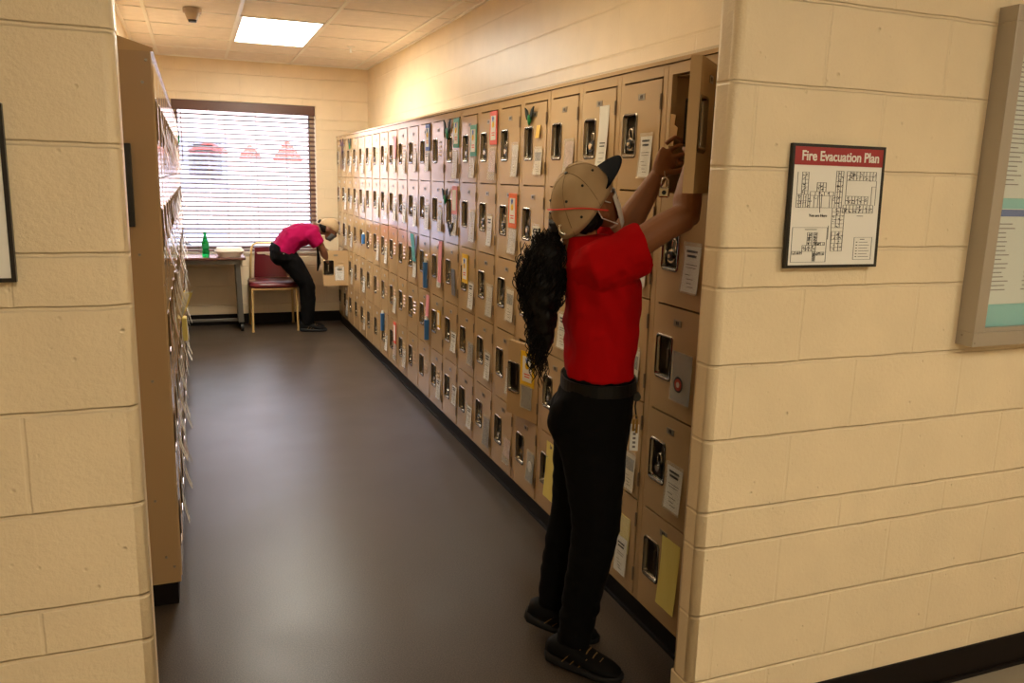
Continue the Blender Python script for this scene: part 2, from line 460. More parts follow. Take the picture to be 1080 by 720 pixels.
# notice taped on the glass
t = thing('window_notice', 'grey lined notice on the left side of the far window glass', 'notice', (.13, YF+.13, 1.72))
MB().box(-.16, .16, -.002, 0, -.19, .17).obj('sheet', 'notice_grey', t)
mb = MB()
for k in range(6): mb.box(-.11+.03*(k % 2), .08, -.004, -.002, .11-.05*k, .122-.05*k)
mb.obj('printed_lines', 'ink_soft', t)
# yard outside
struct(MB().box(-14, 16, YF+.3, 40, -.35, -.25).obj('ground_outside', 'concrete_out'))
t = thing('far_building', 'pale pink building seen bleached through the blind', 'building', (1, 26, -.25))
MB().box(-14, 14, 0, 4, 0, 7.0).obj('wall', 'brick_out', t)
MB().box(-14, 14, -.1, 4, 7.0, 7.3).obj('parapet', 'concrete_out', t)
for i in range(6): MB().box(-12.6+5.5*i, -11+5.5*i, -.03, .05, 1.2, 2.8).obj('window', 'car_glass', t)
for i, (x, y, w) in enumerate(((.33, 18, .40), (1.13, 18, .23), (1.88, 18, .31))):
    t = thing('patio_umbrella', ('wide red canopy outside, left one', 'small red peaked canopy outside, middle one', 'red peaked canopy outside, right one')[i]+' seen through the blind', 'parasol', (x, y, -.25), group='red canopies outside the window')
    mb = MB()
    ze, zp = ((2.24, 2.40), (2.15, 2.37), (2.13, 2.48))[i]
    ring = [(w*math.cos(a*PI/4+PI/8), w*math.sin(a*PI/4+PI/8), ze) for a in range(8)]
    ring2 = [(.04*math.cos(a*PI/4+PI/8), .04*math.sin(a*PI/4+PI/8), zp) for a in range(8)]
    ring3 = [(p[0], p[1], ze-.06) for p in ring]
    mb.loft([ring3, ring, ring2]).obj('canopy', 'canopy_red', t)
    MB().cyl((0, 0, 0), (0, 0, ze), .02, n=10).obj('pole', 'tbar', t)
for i, (x, y) in enumerate(((-1.6, 15.6), (3.4, 15))):
    t = thing('parked_car', ('pale blue car parked outside left', 'pale blue car parked outside right')[i]+', blurred behind the blind', 'car', (x, y, -.25))
    prof = [(-2.1, .35), (-2.1, .75), (-1.5, .9), (-1.0, 1.4), (.7, 1.42), (1.3, .95), (2.1, .85), (2.15, .35)]
    MB().prism([(a, -.8, c) for a, c in prof], (0, 1.6, 0)).obj('body', 'car_blue', t)
    MB().prism([(-1.25, -.82, .98), (-.92, -.82, 1.34), (.62, -.82, 1.36), (1.05, -.82, .98)], (0, 1.64, 0)).obj('windows', 'car_glass', t)
    for wx in (-1.35, 1.35):
        for wy in (-.82, .66): MB().cyl((wx, wy, .33), (wx, wy+.16, .33), .33, n=20).obj('wheel', 'rubber', t)
for i, (x, y, r) in enumerate(((-.5, 11.6, .42), (.45, 12.0, .36), (1.7, 12.4, .5))):
    t = thing('low_shrub', ('leafy green shrub outside the window, left end', 'small green shrub outside the window, middle', 'broad green shrub outside the window, right')[i], 'shrub', (x, y, -.25))
    mb = MB()
    for k in range(140):
        a, bb, rr = rnd.uniform(0, 2*PI), rnd.uniform(-.2, 1), r*rnd.uniform(.7, 1)
        c = Vector((rr*math.cos(a)*math.cos(bb), rr*math.sin(a)*math.cos(bb), .1+r*.8+rr*math.sin(bb)*.9))
        d = Vector((rnd.uniform(-1, 1), rnd.uniform(-1, 1), rnd.uniform(-1, 1))).normalized()*.07; e2 = d.orthogonal()*.6
        mb.prism([c-d, c+e2, c+d, c-e2], d.cross(e2)*.3)
    mb.obj('foliage', 'leaf_out', t)
    MB().cyl((0, 0, 0), (0, 0, r*.9), .04, n=8).obj('stem', 'blind', t)

# ------------------------------------------------------------------ lockers
DY0, DY1 = .031, PW-.027          # door leaf in its column (local y)
def rrect(y0, y1, z0, z1, r, n=5):
    P = []
    for cy, cz, a in ((y1-r, z1-r, 0), (y0+r, z1-r, PI/2), (y0+r, z0+r, PI), (y1-r, z0+r, 1.5*PI)):
        for i in range(n+1): P.append((cy+r*math.cos(a+PI/2*i/n), cz+r*math.sin(a+PI/2*i/n)))
    return P
HY1 = DY1-.008; HY0 = HY1-.094; HZ0, HZ1 = .1135, .2545       # recess opening, relative to door bottom
def body_mesh():
    mb = MB(); D = XRW-XF-.004; w = PW-.002; t = .002
    mb.box(.004, D, 0, t, ZBOT, 1.95).box(.004, D, w-t, w, ZBOT, 1.95).box(D-t, D, 0, w, ZBOT, 1.95)
    for i in range(6):
        z = ZTOP-PH*i
        mb.box(.022, D, t, w-t, z-.001, z+.001)
    mb.box(0, .02, 0, DY0-.002, ZBOT, 1.955, bev=.0012).box(0, .02, DY1+.002, w, ZBOT, 1.955, bev=.0012)
    mb.box(0, .02, DY0-.002, DY1+.002, ZTOP+.004, 1.955).box(0, .02, DY0-.002, DY1+.002, ZBOT, ZTOP-5*PH-.001)
    return mb.mesh('locker_body', 'locker')
def door_mesh(louvers):
    """local origin at the hinge axis: y from 0 to width, z from 0"""
    mb = MB(); W = DY1-DY0; H = PH-.006; o = -DY0
    y0, y1 = HY0+o, HY1+o
    F = -.003; B = .027
    mb.box(F, B, 0, y0, 0, H).box(F, B, y1, W, 0, H).box(F, B, y0, y1, 0, HZ0).box(F, B, y0, y1, HZ1, H)
    if louvers:
        for k in range(4):
            z = .15+.026*k
            mb.prism([(F, .05, z), (F, .105, z), (F-.005, .102, z+.002), (F-.005, .053, z+.002)], (0, 0, .0025))
            mb.prism([(F-.005, .053, z+.003), (F-.005, .102, z+.003), (F, .105, z+.012), (F, .05, z+.012)], (.0015, 0, 0))
    return mb.mesh('locker_door', 'locker')
def recess_meshes():
    o = -DY0; y0, y1 = HY0+o, HY1+o
    mb = MB()
    a = rrect(y0-.005, y1+.005, HZ0-.006, HZ1+.005, .016); b = rrect(y0-.002, y1+.002, HZ0-.003, HZ1+.002, .014)
    c = rrect(y0+.002, y1-.002, HZ0+.003, HZ1-.002, .011); d = rrect(y0+.004, y1-.004, HZ0+.010, HZ1-.004, .010)
    P = lambda L, x: [(x, p[0], p[1]) for p in L]
    mb.loft([P(a, -.003), P(b, -.0065), P(c, -.006), P(d, .016), P(d, .02), P(a, .02)], cap=False)
    bez = mb.mesh('handle_recess', 'bezel', smooth=True)
    mb = MB()
    c = rrect(y0+.004, y1-.004, HZ0+.010, HZ1-.004, .010); d = rrect(y0+.009, y1-.009, HZ0+.016, HZ1-.009, .009)
    mb.loft([P(c, .012), P(d, .034), P(d, .037), P(c, .037)])
    cup = mb.mesh('recess_cup', 'cup', smooth=True)
    ym = (y0+y1)/2
    mb = MB().box(.016, .034, ym-.012, ym+.012, HZ0+.088, HZ0+.1, bev=.002).box(.010, .03, ym-.004, ym+.004, HZ0+.03, HZ0+.1, bev=.0015)
    hk = mb.mesh('lift_latch', 'steel')
    mb = MB().prism([(-.0045, y0+.002, HZ0-.001), (-.0045, y1-.002, HZ0-.001), (-.0075, y1-.006, HZ0+.008), (-.0075, y0+.006, HZ0+.008)], (.003, 0, .001))
    lip = mb.mesh('lip', 'chrome')
    return bez, cup, hk, lip
def plate_meshes():
    o = (DY1-DY0)/2
    mb = MB().box(-.0048, -.003, o-.022, o+.022, PH-.064, PH-.043, bev=.0008)
    for s_ in (-1, 1): mb.cyl((-.0055, o+s_*.017, PH-.053), (-.003, o+s_*.017, PH-.053), .002, n=8)
    pl = mb.mesh('number_plate', 'plate')
    mb = MB()
    for s_ in (-1, 1):
        c = o+s_*.0042
        mb.box(-.0053, -.0047, c-.0026, c+.0026, PH-.0583, PH-.0477)
    return pl, mb.mesh('number_marks', 'ink')
BODY = body_mesh(); DOORS = [door_mesh(False), door_mesh(True)]; BEZ, CUP, HOOK, LIP = recess_meshes(); PLATE, MARKS = plate_meshes()
mb = MB()
mb.cyl((-.004, 0, 0), (-.004, 0, .05), .0042, n=8)
HINGE = mb.mesh('hinge', 'locker_dark')
def part(name, me, parent, loc=(0, 0, 0)):
    o = bpy.data.objects.new(name, me); C.objects.link(o); o.parent = parent; o.location = loc; return o
DOORMAP = {}
def locker(side, col, ang={}):
    if side == 'R':
        lab = 'five-door beige locker column, %s from the doorway on the right side' % ORD[col]
        t = thing('locker', lab, 'locker', (XF, YB+PW*col, 0), group='lockers along the right wall')
    else:
        lab = 'five-door beige locker column, %s from the doorway on the left side' % ORD[col]
        t = thing('locker', lab, 'locker', (XLF, YLN+PW*(col+1)-.001, 0), (0, 0, PI), group='lockers along the left wall')
    part('body', BODY, t)
    for r in range(5):
        zb = ZTOP-PH*(r+1)+.003
        louv = (side == 'R' and col >= 9)
        d = part('door', DOORS[louv], t, (0, DY0, zb))
        d.rotation_euler = (0, 0, math.radians(ang.get(r, 0)))
        part('handle_recess', BEZ, d); part('recess_cup', CUP, d); part('lift_latch', HOOK, d); part('recess_lip', LIP, d)
        if side == 'R':
            part('number_plate', PLATE, d)
            if col < 12: part('number_marks', MARKS, d)
            if col < 10: part('hinge', HINGE, d, (0, 0, .05)); part('hinge', HINGE, d, (0, 0, .26))
        DOORMAP[side, col, r] = d
    return t
OPEN = {0: {0: 134}, 4: {3: 13}, 20: {3: 92}}
for c in range(NR): locker('R', c, OPEN.get(c, {}))
for c in range(NL): locker('L', c)
# latch bracket inside the open locker nearest the doorway
t0 = DOORMAP['R', 0, 0].parent
mb = MB()
mb.prism([(-.002, DY1-.004, 1.70), (-.002, DY1-.004, 1.80), (-.002, DY1-.035, 1.795), (-.002, DY1-.03, 1.765), (-.002, DY1-.05, 1.755), (-.002, DY1-.046, 1.725), (-.002, DY1-.03, 1.72), (-.002, DY1-.03, 1.70)], (.004, 0, 0))
o = mb.obj('strike_bracket', 'brass', t0)
t = thing('locker_contents_bag', 'dark bag with a pale blue patch inside the open near locker', 'bag', (XF+.06, YB+.18, ZTOP-PH+.003))
me = remesh(MB().ell((.1, .0, .07), (.12, .095, .085)).ell((.08, .03, .12), (.07, .05, .06)), .008, 3)
mobj('bag', me, 'black_cloth', t)
MB().box(-.012, .012, -.03, .04, .04, .08, bev=.006).obj('patch', 'card_blue', t)
# sloping hoods and plinths along the banks
def hood(name, lab, x0, x1, y0, y1, cuts):
    t = thing(name, lab, 'locker top', (x0, y0, 1.957)); sg = 1 if x1 > x0 else -1
    L = y1-y0; D = abs(x1-x0)-.002; k = .305
    ys = [0]+cuts+[L]
    for a, b in zip(ys, ys[1:]):
        mb = MB()
        pr = [(-.006, 0), (-.006, .012), (D, .012+k*D), (D, 0)]
        mb.prism([(sg*x, a+.0015, z) for x, z in pr], (0, b-a-.003, 0)); mb.obj('panel', 'locker', t)
    return t
hood('locker_hood', 'long sloping beige hood capping the right locker bank', XF, XRW, YB-.002, YB+PW*NR, [1.19, 3.02, 4.85])
hood('locker_hood', 'sloping beige hood capping the left locker bank', XLF, XLW, YLN-.004, YLN+PW*NL, [1.83, 3.66])
t = tag(MB().box(XF+.018, XRW-.004, YB, YB+PW*NR, 0, ZBOT, bev=.002).box(XF+.008, XF+.02, YB, YB+PW*NR, 0, .012).obj('locker_plinth', 'base_black'), 'black recessed plinth under the right locker bank', 'plinth')
t = tag(MB().box(XLW+.004, XLF-.012, YLN+.02, YLN+PW*NL, 0, ZBOT, bev=.002).obj('locker_plinth', 'base_black'), 'black recessed plinth under the left locker bank', 'plinth')
# end panel of the left bank, with screw heads
t = thing('end_panel', 'plain beige steel end panel closing the left locker bank', 'panel', ((XLF+XLW)/2, YLN, 0))
hw = (XLF-XLW)/2
MB().box(-hw+.002, hw-.002, -.004, 0, ZBOT+.006, 1.957, bev=.001).box(.045, .0475, -.0052, -.003, ZBOT+.01, 1.95).obj('sheet', 'panel_shaded', t)
mb = MB()
for x, z in ((hw-.016, 1.93), (hw-.03, 1.86), (.04, 1.93), (.07, 1.7), (.04, 1.48), (.1, 1.3), (.06, 1.12), (.115, .86), (.07, .62), (.1, .42), (.125, .2), (.07, .13), (hw-.02, .16)):
    mb.cyl((x, -.007, z), (x, -.003, z), .0045, .0055, 10)
mb.obj('screw_heads', 'steel', t)
# framed sheet on the end panel
t = thing('framed_notice', 'black-framed sheet on the end of the left lockers, edge just showing', 'framed notice', (-.335, YLN-.02, 1.535))
MB().box(-.15, .151, -.012, .012, -.14, .13, bev=.002).obj('frame', 'black_frame', t)
MB().box(-.11, .09, -.0135, -.011, -.11, .10).obj('sheet', 'paper', t)
# ------------------------------------------------------------------ padlocks
def lock_proto(kind):
    t = thing('padlock', '', 'padlock')
    if kind == 'combination':
        MB().cyl((-.004, 0, 0), (-.022, 0, 0), .0245, .0225, 24).obj('lock_body', 'chrome', t, smooth=False)
        MB().cyl((-.022, 0, 0), (-.027, 0, 0), .0165, .0155, 20).obj('dial', 'lock_black', t)
        MB().cyl((-.027, 0, 0), (-.031, 0, 0), .0075, .0065, 14).obj('dial_knob', 'chrome', t)
        p = [(-.012, -.011, .015), (-.012, -.012, .04)]+[(-.012, -.012*math.cos(a), .042+.012*math.sin(a)) for a in (.5, 1.1, 1.57, 2.0, 2.6)]+[(-.012, .012, .04), (-.012, .011, .015)]
        MB().tube(p, .0034, 8).obj('shackle', 'chrome', t, smooth=True)
    elif kind == 'silver':
        MB().box(-.02, -.004, -.017, .017, -.02, .012, bev=.005).obj('lock_body', 'chrome', t)
        p = [(-.012, -.010, .01), (-.012, -.011, .028)]+[(-.012, -.011*math.cos(a), .03+.011*math.sin(a)) for a in (.5, 1.1, 1.57, 2.0, 2.6)]+[(-.012, .011, .028), (-.012, .010, .01)]
        MB().tube(p, .003, 8).obj('shackle', 'chrome', t, smooth=True)
        MB().cyl((-.02, 0, -.004), (-.0215, 0, -.004), .007, n=12).obj('dial', 'lock_black', t)
    elif kind == 'brass':
        MB().box(-.02, -.006, -.02, .02, -.018, .014, bev=.003).obj('lock_body', 'brass', t)
        p = [(-.013, -.012, .01), (-.013, -.012, .03)]+[(-.013, -.012*math.cos(a), .034+.012*math.sin(a)) for a in (.5, 1.1, 1.57, 2.0, 2.6)]+[(-.013, .012, .03), (-.013, .012, .01)]
        MB().tube(p, .003, 8).obj('shackle', 'chrome', t, smooth=True)
        MB().cyl((-.02, 0, -.004), (-.0215, 0, -.004), .006, n=12).obj('emblem', 'steel', t)
    else:
        MB().cyl((-.004, 0, 0), (-.02, 0, 0), .022, .022, 22).obj('lock_body', 'lock_black', t)
        MB().cyl((-.02, 0, 0), (-.024, 0, 0), .013, .012, 18).obj('dial', 'chrome', t)
        p = [(-.012, -.011, .013), (-.012, -.012, .036)]+[(-.012, -.012*math.cos(a), .038+.012*math.sin(a)) for a in (.5, 1.1, 1.57, 2.0, 2.6)]+[(-.012, .012, .036), (-.012, .011, .013)]
        MB().tube(p, .0032, 8).obj('shackle', 'chrome', t, smooth=True)
    note_kids(t); return t
LP = {k: lock_proto(k) for k in ('combination', 'brass', 'black')}
used = set()
LOOK = {'combination': 'round silver combination padlock', 'brass': 'small brass padlock', 'black': 'round black padlock'}
HC = ((HY0+HY1)/2, (HZ0+HZ1)/2)
def place_lock(kind, c, r, tilt=0):
    t = LP[kind] if kind not in used else copy_tree(LP[kind]); used.add(kind)
    t.location = (XF+.022, YB+PW*c+HC[0], ZTOP-PH*(r+1)+.003+HC[1]-.028); t.rotation_euler = (tilt, 0, 0)
    t['label'] = '%s in the handle recess, %s' % (LOOK[kind], cell(c, r, 'doorway')); t['group'] = 'padlocks on the right lockers'
    return t
NOLOCK = {(0, 0), (3, 0), (4, 0), (0, 2), (0, 4), (4, 3), (20, 3), (5, 3), (10, 4)}
rl = random.Random(3)
for c in range(NR):
    for r in range(5):
        if (c, r) in NOLOCK: continue
        if c > 3 and rl.random() < .12: continue
        kind = rl.choice(['combination', 'combination', 'black', 'brass', 'black'])
        if (c, r) in ((1, 0), (0, 1)): kind = 'combination'
        if (c, r) in ((2, 0), (0, 3), (3, 4)): kind = 'black'
        place_lock(kind, c, r, rl.uniform(-.35, .35) if (c, r) != (1, 0) else -.3)

# ------------------------------------------------------------------ notes, sleeves and trinkets on the doors
def curl(w, h, lift, side=0.0):
    def fn(u, v):   # u across (y), v up (z) from -h/2
        k = (1-v)
        return (-.0015-lift*k*k-side*(u-.5)*(u-.5)*k-.0006*math.sin(u*11+v*7), w*(.5-u)*1.0, h*(v-.5))
    return fn
def lines(mb, fn, rows):
    """printed strokes lying on a curled sheet: (u0,u1,v,height in v)"""
    for u0, u1, v, hv in rows:
        a, b, c, d = (Vector(fn(u0, v)), Vector(fn(u1, v)), Vector(fn(u1, v+hv)), Vector(fn(u0, v+hv)))
        mb.prism([p+Vector((-.0022, 0, 0)) for p in (a, b, c, d)], (.0006, 0, 0))
    return mb
NOTE_TEXT = [(.2, .8, .80, .045), (.25, .76, .71, .045), (.2, .82, .56, .012), (.24, .76, .50, .012), (.22, .5, .36, .012), (.3, .7, .28, .012), (.34, .62, .2, .012), (.42, .74, .13, .012)]
def ns(name='plastic_sleeve', cat='note holder'):
    return thing(name, '', cat)
def proto(kind, w=.1, h=.15, lift=.008):
    t = ns('hanging_paper', 'paper') if kind in ('long', 'yellow_long') else ns()
    fn = curl(w, h, lift)
    def sub(u0, u1, v0, v1, off): return lambda u, v: Vector(fn(u0+(u1-u0)*u, v0+(v1-v0)*v))+Vector((off, 0, 0))
    def sheet(name, m, u0=.06, u1=.94, v0=.03, v1=.92, off=-.0004): return MB().sheet(sub(u0, u1, v0, v1, off), 6, 8, .0006, (1, 0, 0)).obj(name, m, t)
    if kind not in ('long', 'card_only', 'yellow_long'):
        MB().sheet(sub(0, 1, 0, 1, -.0026), 8, 10, .0006, (1, 0, 0)).obj('clear_sleeve', 'sleeve', t)
    if kind == 'note':
        sheet('paper_sheet', 'paper'); lines(MB(), fn, NOTE_TEXT).obj('printed_text', 'ink', t)
    elif kind == 'faded':
        sheet('paper_sheet', 'photo_pale'); lines(MB(), fn, NOTE_TEXT[2:]).obj('printed_text', 'ink_soft', t)
    elif kind == 'photo':
        sheet('photo', 'photo_dark')
    elif kind == 'photo_grey':
        sheet('photo', 'photo_grey')
    elif kind == 'moon':
        sheet('photo', 'photo_grey')
        mb = MB(); c = Vector(fn(.5, .5))+Vector((-.003, 0, 0)); r = .026
        mb.prism([c+Vector((0, r*math.cos(a*PI/12), r*math.sin(a*PI/12))) for a in range(24)], (.0008, 0, 0)).obj('pale_disc', 'moon', t)
    elif kind == 'pink':
        sheet('picture', 'photo_pink', v0=.25); lines(MB(), fn, [(.2, .8, .15, .015), (.2, .7, .1, .015)]).obj('printed_text', 'ink_soft', t)
    elif kind == 'half':   # picture over note
        sheet('paper_sheet', 'paper_cream'); sheet('photo', 'photo_grey', .12, .86, .5, .8, -.0012)
        lines(MB(), fn, NOTE_TEXT[4:]).obj('printed_text', 'ink', t)
    elif kind == 'emblem':
        sheet('tinted_sheet', 'photo_grey_clear', .04, .96, .02, .98)
        c = Vector(fn(.42, .36))+Vector((-.0035, 0, 0))
        for nm, r, m, dx in (('emblem_rim', .025, 'ink', 0), ('emblem_disc', .019, 'emblem_red', -.0006), ('emblem_core', .009, 'photo_pale', -.0012)):
            MB().prism([c+Vector((dx, r*math.cos(a*PI/12), r*math.sin(a*PI/12))) for a in range(24)], (.0008, 0, 0)).obj(nm, m, t)
    elif kind == 'yellow_long':
        MB().sheet(fn, 8, 10, .001, (1, 0, 0)).obj('yellow_sheet', 'paper_yellow', t)
    elif kind == 'yellow_white':
        sheet('yellow_sheet', 'paper_yellow', .02, .98, .4, 1.0, .0008); sheet('paper_sheet', 'paper', .0, .9, .0, .62, -.001)
        f2 = sub(.0, .9, 0, .62, -.001); lines(MB(), f2, NOTE_TEXT).obj('printed_text', 'ink', t)
    elif kind == 'long':
        MB().sheet(fn, 8, 10, .001, (1, 0, 0)).obj('paper_sheet', 'paper', t)
        lines(MB(), fn, [(.3, .85, .40, .016), (.32, .8, .35, .016), (.3, .85, .25, .006), (.35, .8, .16, .006), (.3, .7, .1, .006)]).obj('printed_text', 'ink', t)
    note_kids(t); return t
mat('photo_grey_clear', (150, 140, 130), .2, alpha=.55)
LOOKN = dict(note='white printed note in a clear sleeve', faded='faded grey note in a clear sleeve', photo='dark photograph in a clear sleeve', photo_grey='grey photograph in a clear sleeve',
             moon='dark picture of a pale round disc', pink='clear sleeve with a pinkish picture', half='note with a small picture on top', emblem='smoky sleeve with a round red emblem',
             yellow_long='long yellow paper', yellow_white='yellow paper behind a white printed note', long='long white paper strip standing out')
PROTO = {}
SIZE = dict(long=(.095, .235, .012), yellow_long=(.085, .235, .012), yellow_white=(.09, .22, .008), emblem=(.115, .16, .004))
def put_note(kind, side, c, r, y=None, z=None, w=None, h=None, rot=0.0, lift=None):
    key = (kind, round(lift, 3) if lift is not None else None)
    base_ = SIZE.get(kind, (.1, .15, .008))
    if key not in PROTO: PROTO[key] = [proto(kind, base_[0], base_[1], base_[2] if lift is None else lift), 0]
    t = PROTO[key][0] if PROTO[key][1] == 0 else copy_tree(PROTO[key][0]); PROTO[key][1] += 1
    sw = (w or base_[0])/base_[0]; sh = (h or base_[1])/base_[1]
    t.scale = (1, sw, sh)
    if side == 'R':
        t.location = (XF-.0035, y if y is not None else YB+PW*c+.103, z if z is not None else ZTOP-PH*r-.235)
        t.rotation_euler = (rot, 0, 0)
        t['label'] = '%s, %s' % (LOOKN[kind], cell(c, r, 'doorway')); t['group'] = 'notes on the right lockers'
    else:
        t.location = (XLF+.0035, y, z); t.rotation_euler = (rot, 0, PI)
        t['label'] = '%s, left bank, %s' % (LOOKN[kind], cell(c, r, 'end panel')); t['group'] = 'notes on the left lockers'
    return t
# (kind, column, row, y, z, width, height): read off the photograph as places on the doors
NOTES = [
('long',2,0,2.783,1.743,.075,.227),('note',1,0,2.465,1.672,.082,.15),('note',0,1,2.145,1.326,.098,.16),('emblem',0,2,2.16,.971,.118,.165),
('note',0,3,2.16,.599,.1,.165),('yellow_long',0,4,2.155,.292,.108,.246),('yellow_white',1,4,2.472,.261,.09,.228),('half',1,3,2.45,.56,.08,.15),
('half',1,2,2.463,.935,.08,.16),('note',1,1,2.455,1.298,.09,.14),('pink',3,0,3.076,1.675,.09,.15),('half',4,0,3.396,1.664,.095,.125),
('faded',5,0,3.68,1.672,.085,.163),('pink',6,0,4.0,1.655,.10,.16),('faded',7,0,4.325,1.640,.095,.12),('faded',8,0,4.645,1.655,.1,.17),
('faded',5,1,3.69,1.29,.11,.13),('note',6,1,4.02,1.318,.08,.17),('faded',7,1,4.309,1.32,.1,.18),
('faded',6,2,4.0,.951,.1,.175),('half',5,2,3.698,.975,.105,.17),('note',7,2,4.31,.935,.095,.16),
('note',8,3,4.63,.605,.11,.13),('photo',7,3,4.30,.60,.1,.135),('note',6,3,4.01,.596,.09,.16),('faded',5,3,3.69,.588,.075,.14),
('note',7,4,4.305,.228,.095,.14),('photo',6,4,4.005,.233,.105,.175),('pink',5,4,3.69,.226,.1,.14),('moon',4,4,3.375,.249,.09,.155),
('yellow_long',3,4,3.145,.308,.1,.257),('note',8,4,4.60,.28,.095,.13),('faded',3,1,3.07,1.31,.095,.15),('faded',2,2,2.77,.95,.095,.15),('note',2,3,2.76,.6,.095,.15),('note',3,2,3.07,.96,.1,.16),('photo_grey',2,4,2.77,.25,.1,.15),
]
have = {(n[1], n[2]) for n in NOTES} | {(0, 0), (4, 3), (20, 3), (10, 4)}
for k, c, r, y, z, w, h in NOTES: put_note(k, 'R', c, r, y, z, w, h, 0)
rn = random.Random(11)
for c in range(2, NR):
    for r in range(5):
        if (c, r) in have: continue
        if rn.random() < .1: continue
        if c >= 9 and r >= 2 and rn.random() < .45: continue
        kind = rn.choice(['note', 'faded', 'faded', 'pink', 'half', 'note', 'photo'])
        put_note(kind, 'R', c, r, None, None, rn.uniform(.085, .105), rn.uniform(.13, .18), rn.uniform(-.05, .05))
# left bank: seen almost edge-on, sleeves standing off the doors
for c in range(NL):
    for r in range(5):
        if c == 0 and r in (0, 4): continue
        if rn.random() < .12: continue
        kind = rn.choice(['note', 'faded', 'pink', 'note', 'half'])
        put_note(kind, 'L', c, r, YLN+PW*c+.2+rn.uniform(-.03, .03), ZTOP-PH*r-.235+rn.uniform(-.03, .03), rn.uniform(.09, .11), rn.uniform(.14, .2), rn.uniform(-.1, .1), lift=rn.choice([.012, .024, .036]))

# framed pineapple-style cards, birds, ribbons, pens
def card(name, label, m, y, z, w=.105, h=.165, fruit=True, parent=None, c=0, r=0):
    t = thing(name, label, 'greeting card', (XF-.006, y, z), group='coloured cards on the lockers')
    MB().box(-.003, 0, -w/2, w/2, -h/2, h/2, bev=.001).obj('card_border', m, t)
    MB().box(-.0045, -.003, -w*.33, w*.33, -h*.36, h*.36).obj('white_panel', 'paper', t)
    if fruit:
        mb = MB().ell((-.005, 0, h*.1), (.003, w*.14, h*.1), u=14, v=10); mb.obj('printed_motif', 'card_yellow', t)
        mb = MB()
        for a in (-.6, -.2, .2, .6): mb.prism([(-.007, -.004, h*.18), (-.007, .004, h*.18), (-.007, math.sin(a)*.022, h*.18+math.cos(a)*.028)], (.0015, 0, 0))
        mb.obj('printed_leaves', 'card_blue', t)
        MB().box(-.0055, -.0045, -w*.22, w*.2, -h*.16, -h*.13).box(-.0055, -.0045, -w*.2, w*.16, -h*.23, -h*.2).obj('printed_text', 'card_red', t)
    return t
card('greeting_card', 'orange-red bordered card, top row, seventh locker from the doorway', 'card_red', 3.985, 1.832)
card('greeting_card', 'green bordered card, top row, eighth locker from the doorway', 'card_green', 4.305, 1.78)
card('greeting_card', 'green bordered card beside a green bird, top row, ninth locker', 'card_green', 4.62, 1.832)
card('greeting_card', 'orange bordered card, second row down, sixth locker from the doorway', 'card_orange', 3.69, 1.433)
card('greeting_card', 'pink bordered card, second row down, ninth locker from the doorway', 'card_pink', 4.64, 1.451, fruit=False)
card('greeting_card', 'yellow bordered card, middle row, eighth locker from the doorway', 'card_yellow', 4.42, 1.073)
card('greeting_card', 'small yellow slip, fourth row down, tenth locker from the doorway', 'card_yellow', 4.95, .691, .06, .11, False)
card('greeting_card', 'blue bordered card, top row, eleventh locker from the doorway', 'card_blue', 5.24, 1.83)
card('greeting_card', 'red bordered card, bottom row, fourteenth locker from the doorway', 'card_red', 6.19, .37, .08, .17, False)
# on the ajar door: attached along its leaf
d = DOORMAP['R', 4, 3]
a = math.radians(13)
def on_ajar(l, x, z): return Vector((XF, YB+PW*4+DY0, ZTOP-PH*4+.003))+Vector((-math.sin(a)*l+x*math.cos(a), math.cos(a)*l+x*math.sin(a), z))
t = card('greeting_card', 'yellow bordered card on the ajar locker door behind the woman', 'card_yellow', 0, 0, .11, .165)
t.location = on_ajar(.083, -.004, .245); t.rotation_euler = (0, 0, a)
t = proto('photo', .09, .115, .002); t.location = on_ajar(.085, -.0035, .112); t.rotation_euler = (0, 0, a)
t['label'] = 'dark group photograph below the yellow card on the ajar door'; t['group'] = 'notes on the right lockers'
t = proto('note', .1, .15, .002); ah = math.radians(92)
t.location = (XF-.09, YB+PW*20+DY0-.006, ZTOP-PH*4+.13); t.rotation_euler = (0, 0, ah)
t['label'] = 'white note on the open door in front of the stooping person'; t['group'] = 'notes on the right lockers'
# small felt birds (two wings and a body), ribbons, pens, teal slips
def bird(label, y, z, s_=1.0, m='felt_green'):
    t = thing('felt_bow', label, 'ornament', (XF-.006, y, z), group='felt bows on the lockers')
    mb = MB()
    mb.loft([[(-.006+.006*math.cos(k*PI/4)*q, s_*(.018*q)*math.sin(k*PI/4), s_*zz) for k in range(8)] for q, zz in ((.3, -.05), (1, -.035), (1.2, -.01), (.8, .005))])
    mb.obj('body', m, t, smooth=True)
    for sg in (-1, 1):
        P = [(.012, -.005), (.028, .03), (.06, .045), (.05, .01), (.03, -.02)]
        MB().prism([(-.004, sg*s_*p, s_*q) for p, q in P], (-.006, 0, 0)).obj('wing', 'felt_black', t)
    return t
bird('dark and green felt bow, top row, fifth locker from the doorway', 3.50, 1.862, .85)
bird('dark and green felt bow, top row, ninth locker beside the green card', 4.79, 1.862, 1.2)
bird('small green bow, top row, twentieth locker from the doorway', 8.07, 1.87, 1.1)
b_ = bird('green bow on the left lockers, top row, near the window', 7.6, 1.86, 1.3); b_.location = (XLF+.008, 7.6, 1.86); b_.rotation_euler = (0, 0, PI)
bird('dark green bow, second row down, near the tenth locker', 4.82, 1.47, 1.0)
bird('black bow low in the second row, ninth locker from the doorway', 4.70, 1.28, .9, 'felt_black')
t = thing('ribbon', 'brown ribbon with long tails, top row, twenty-first locker from the doorway', 'ribbon', (XF-.006, 8.5, 1.87))
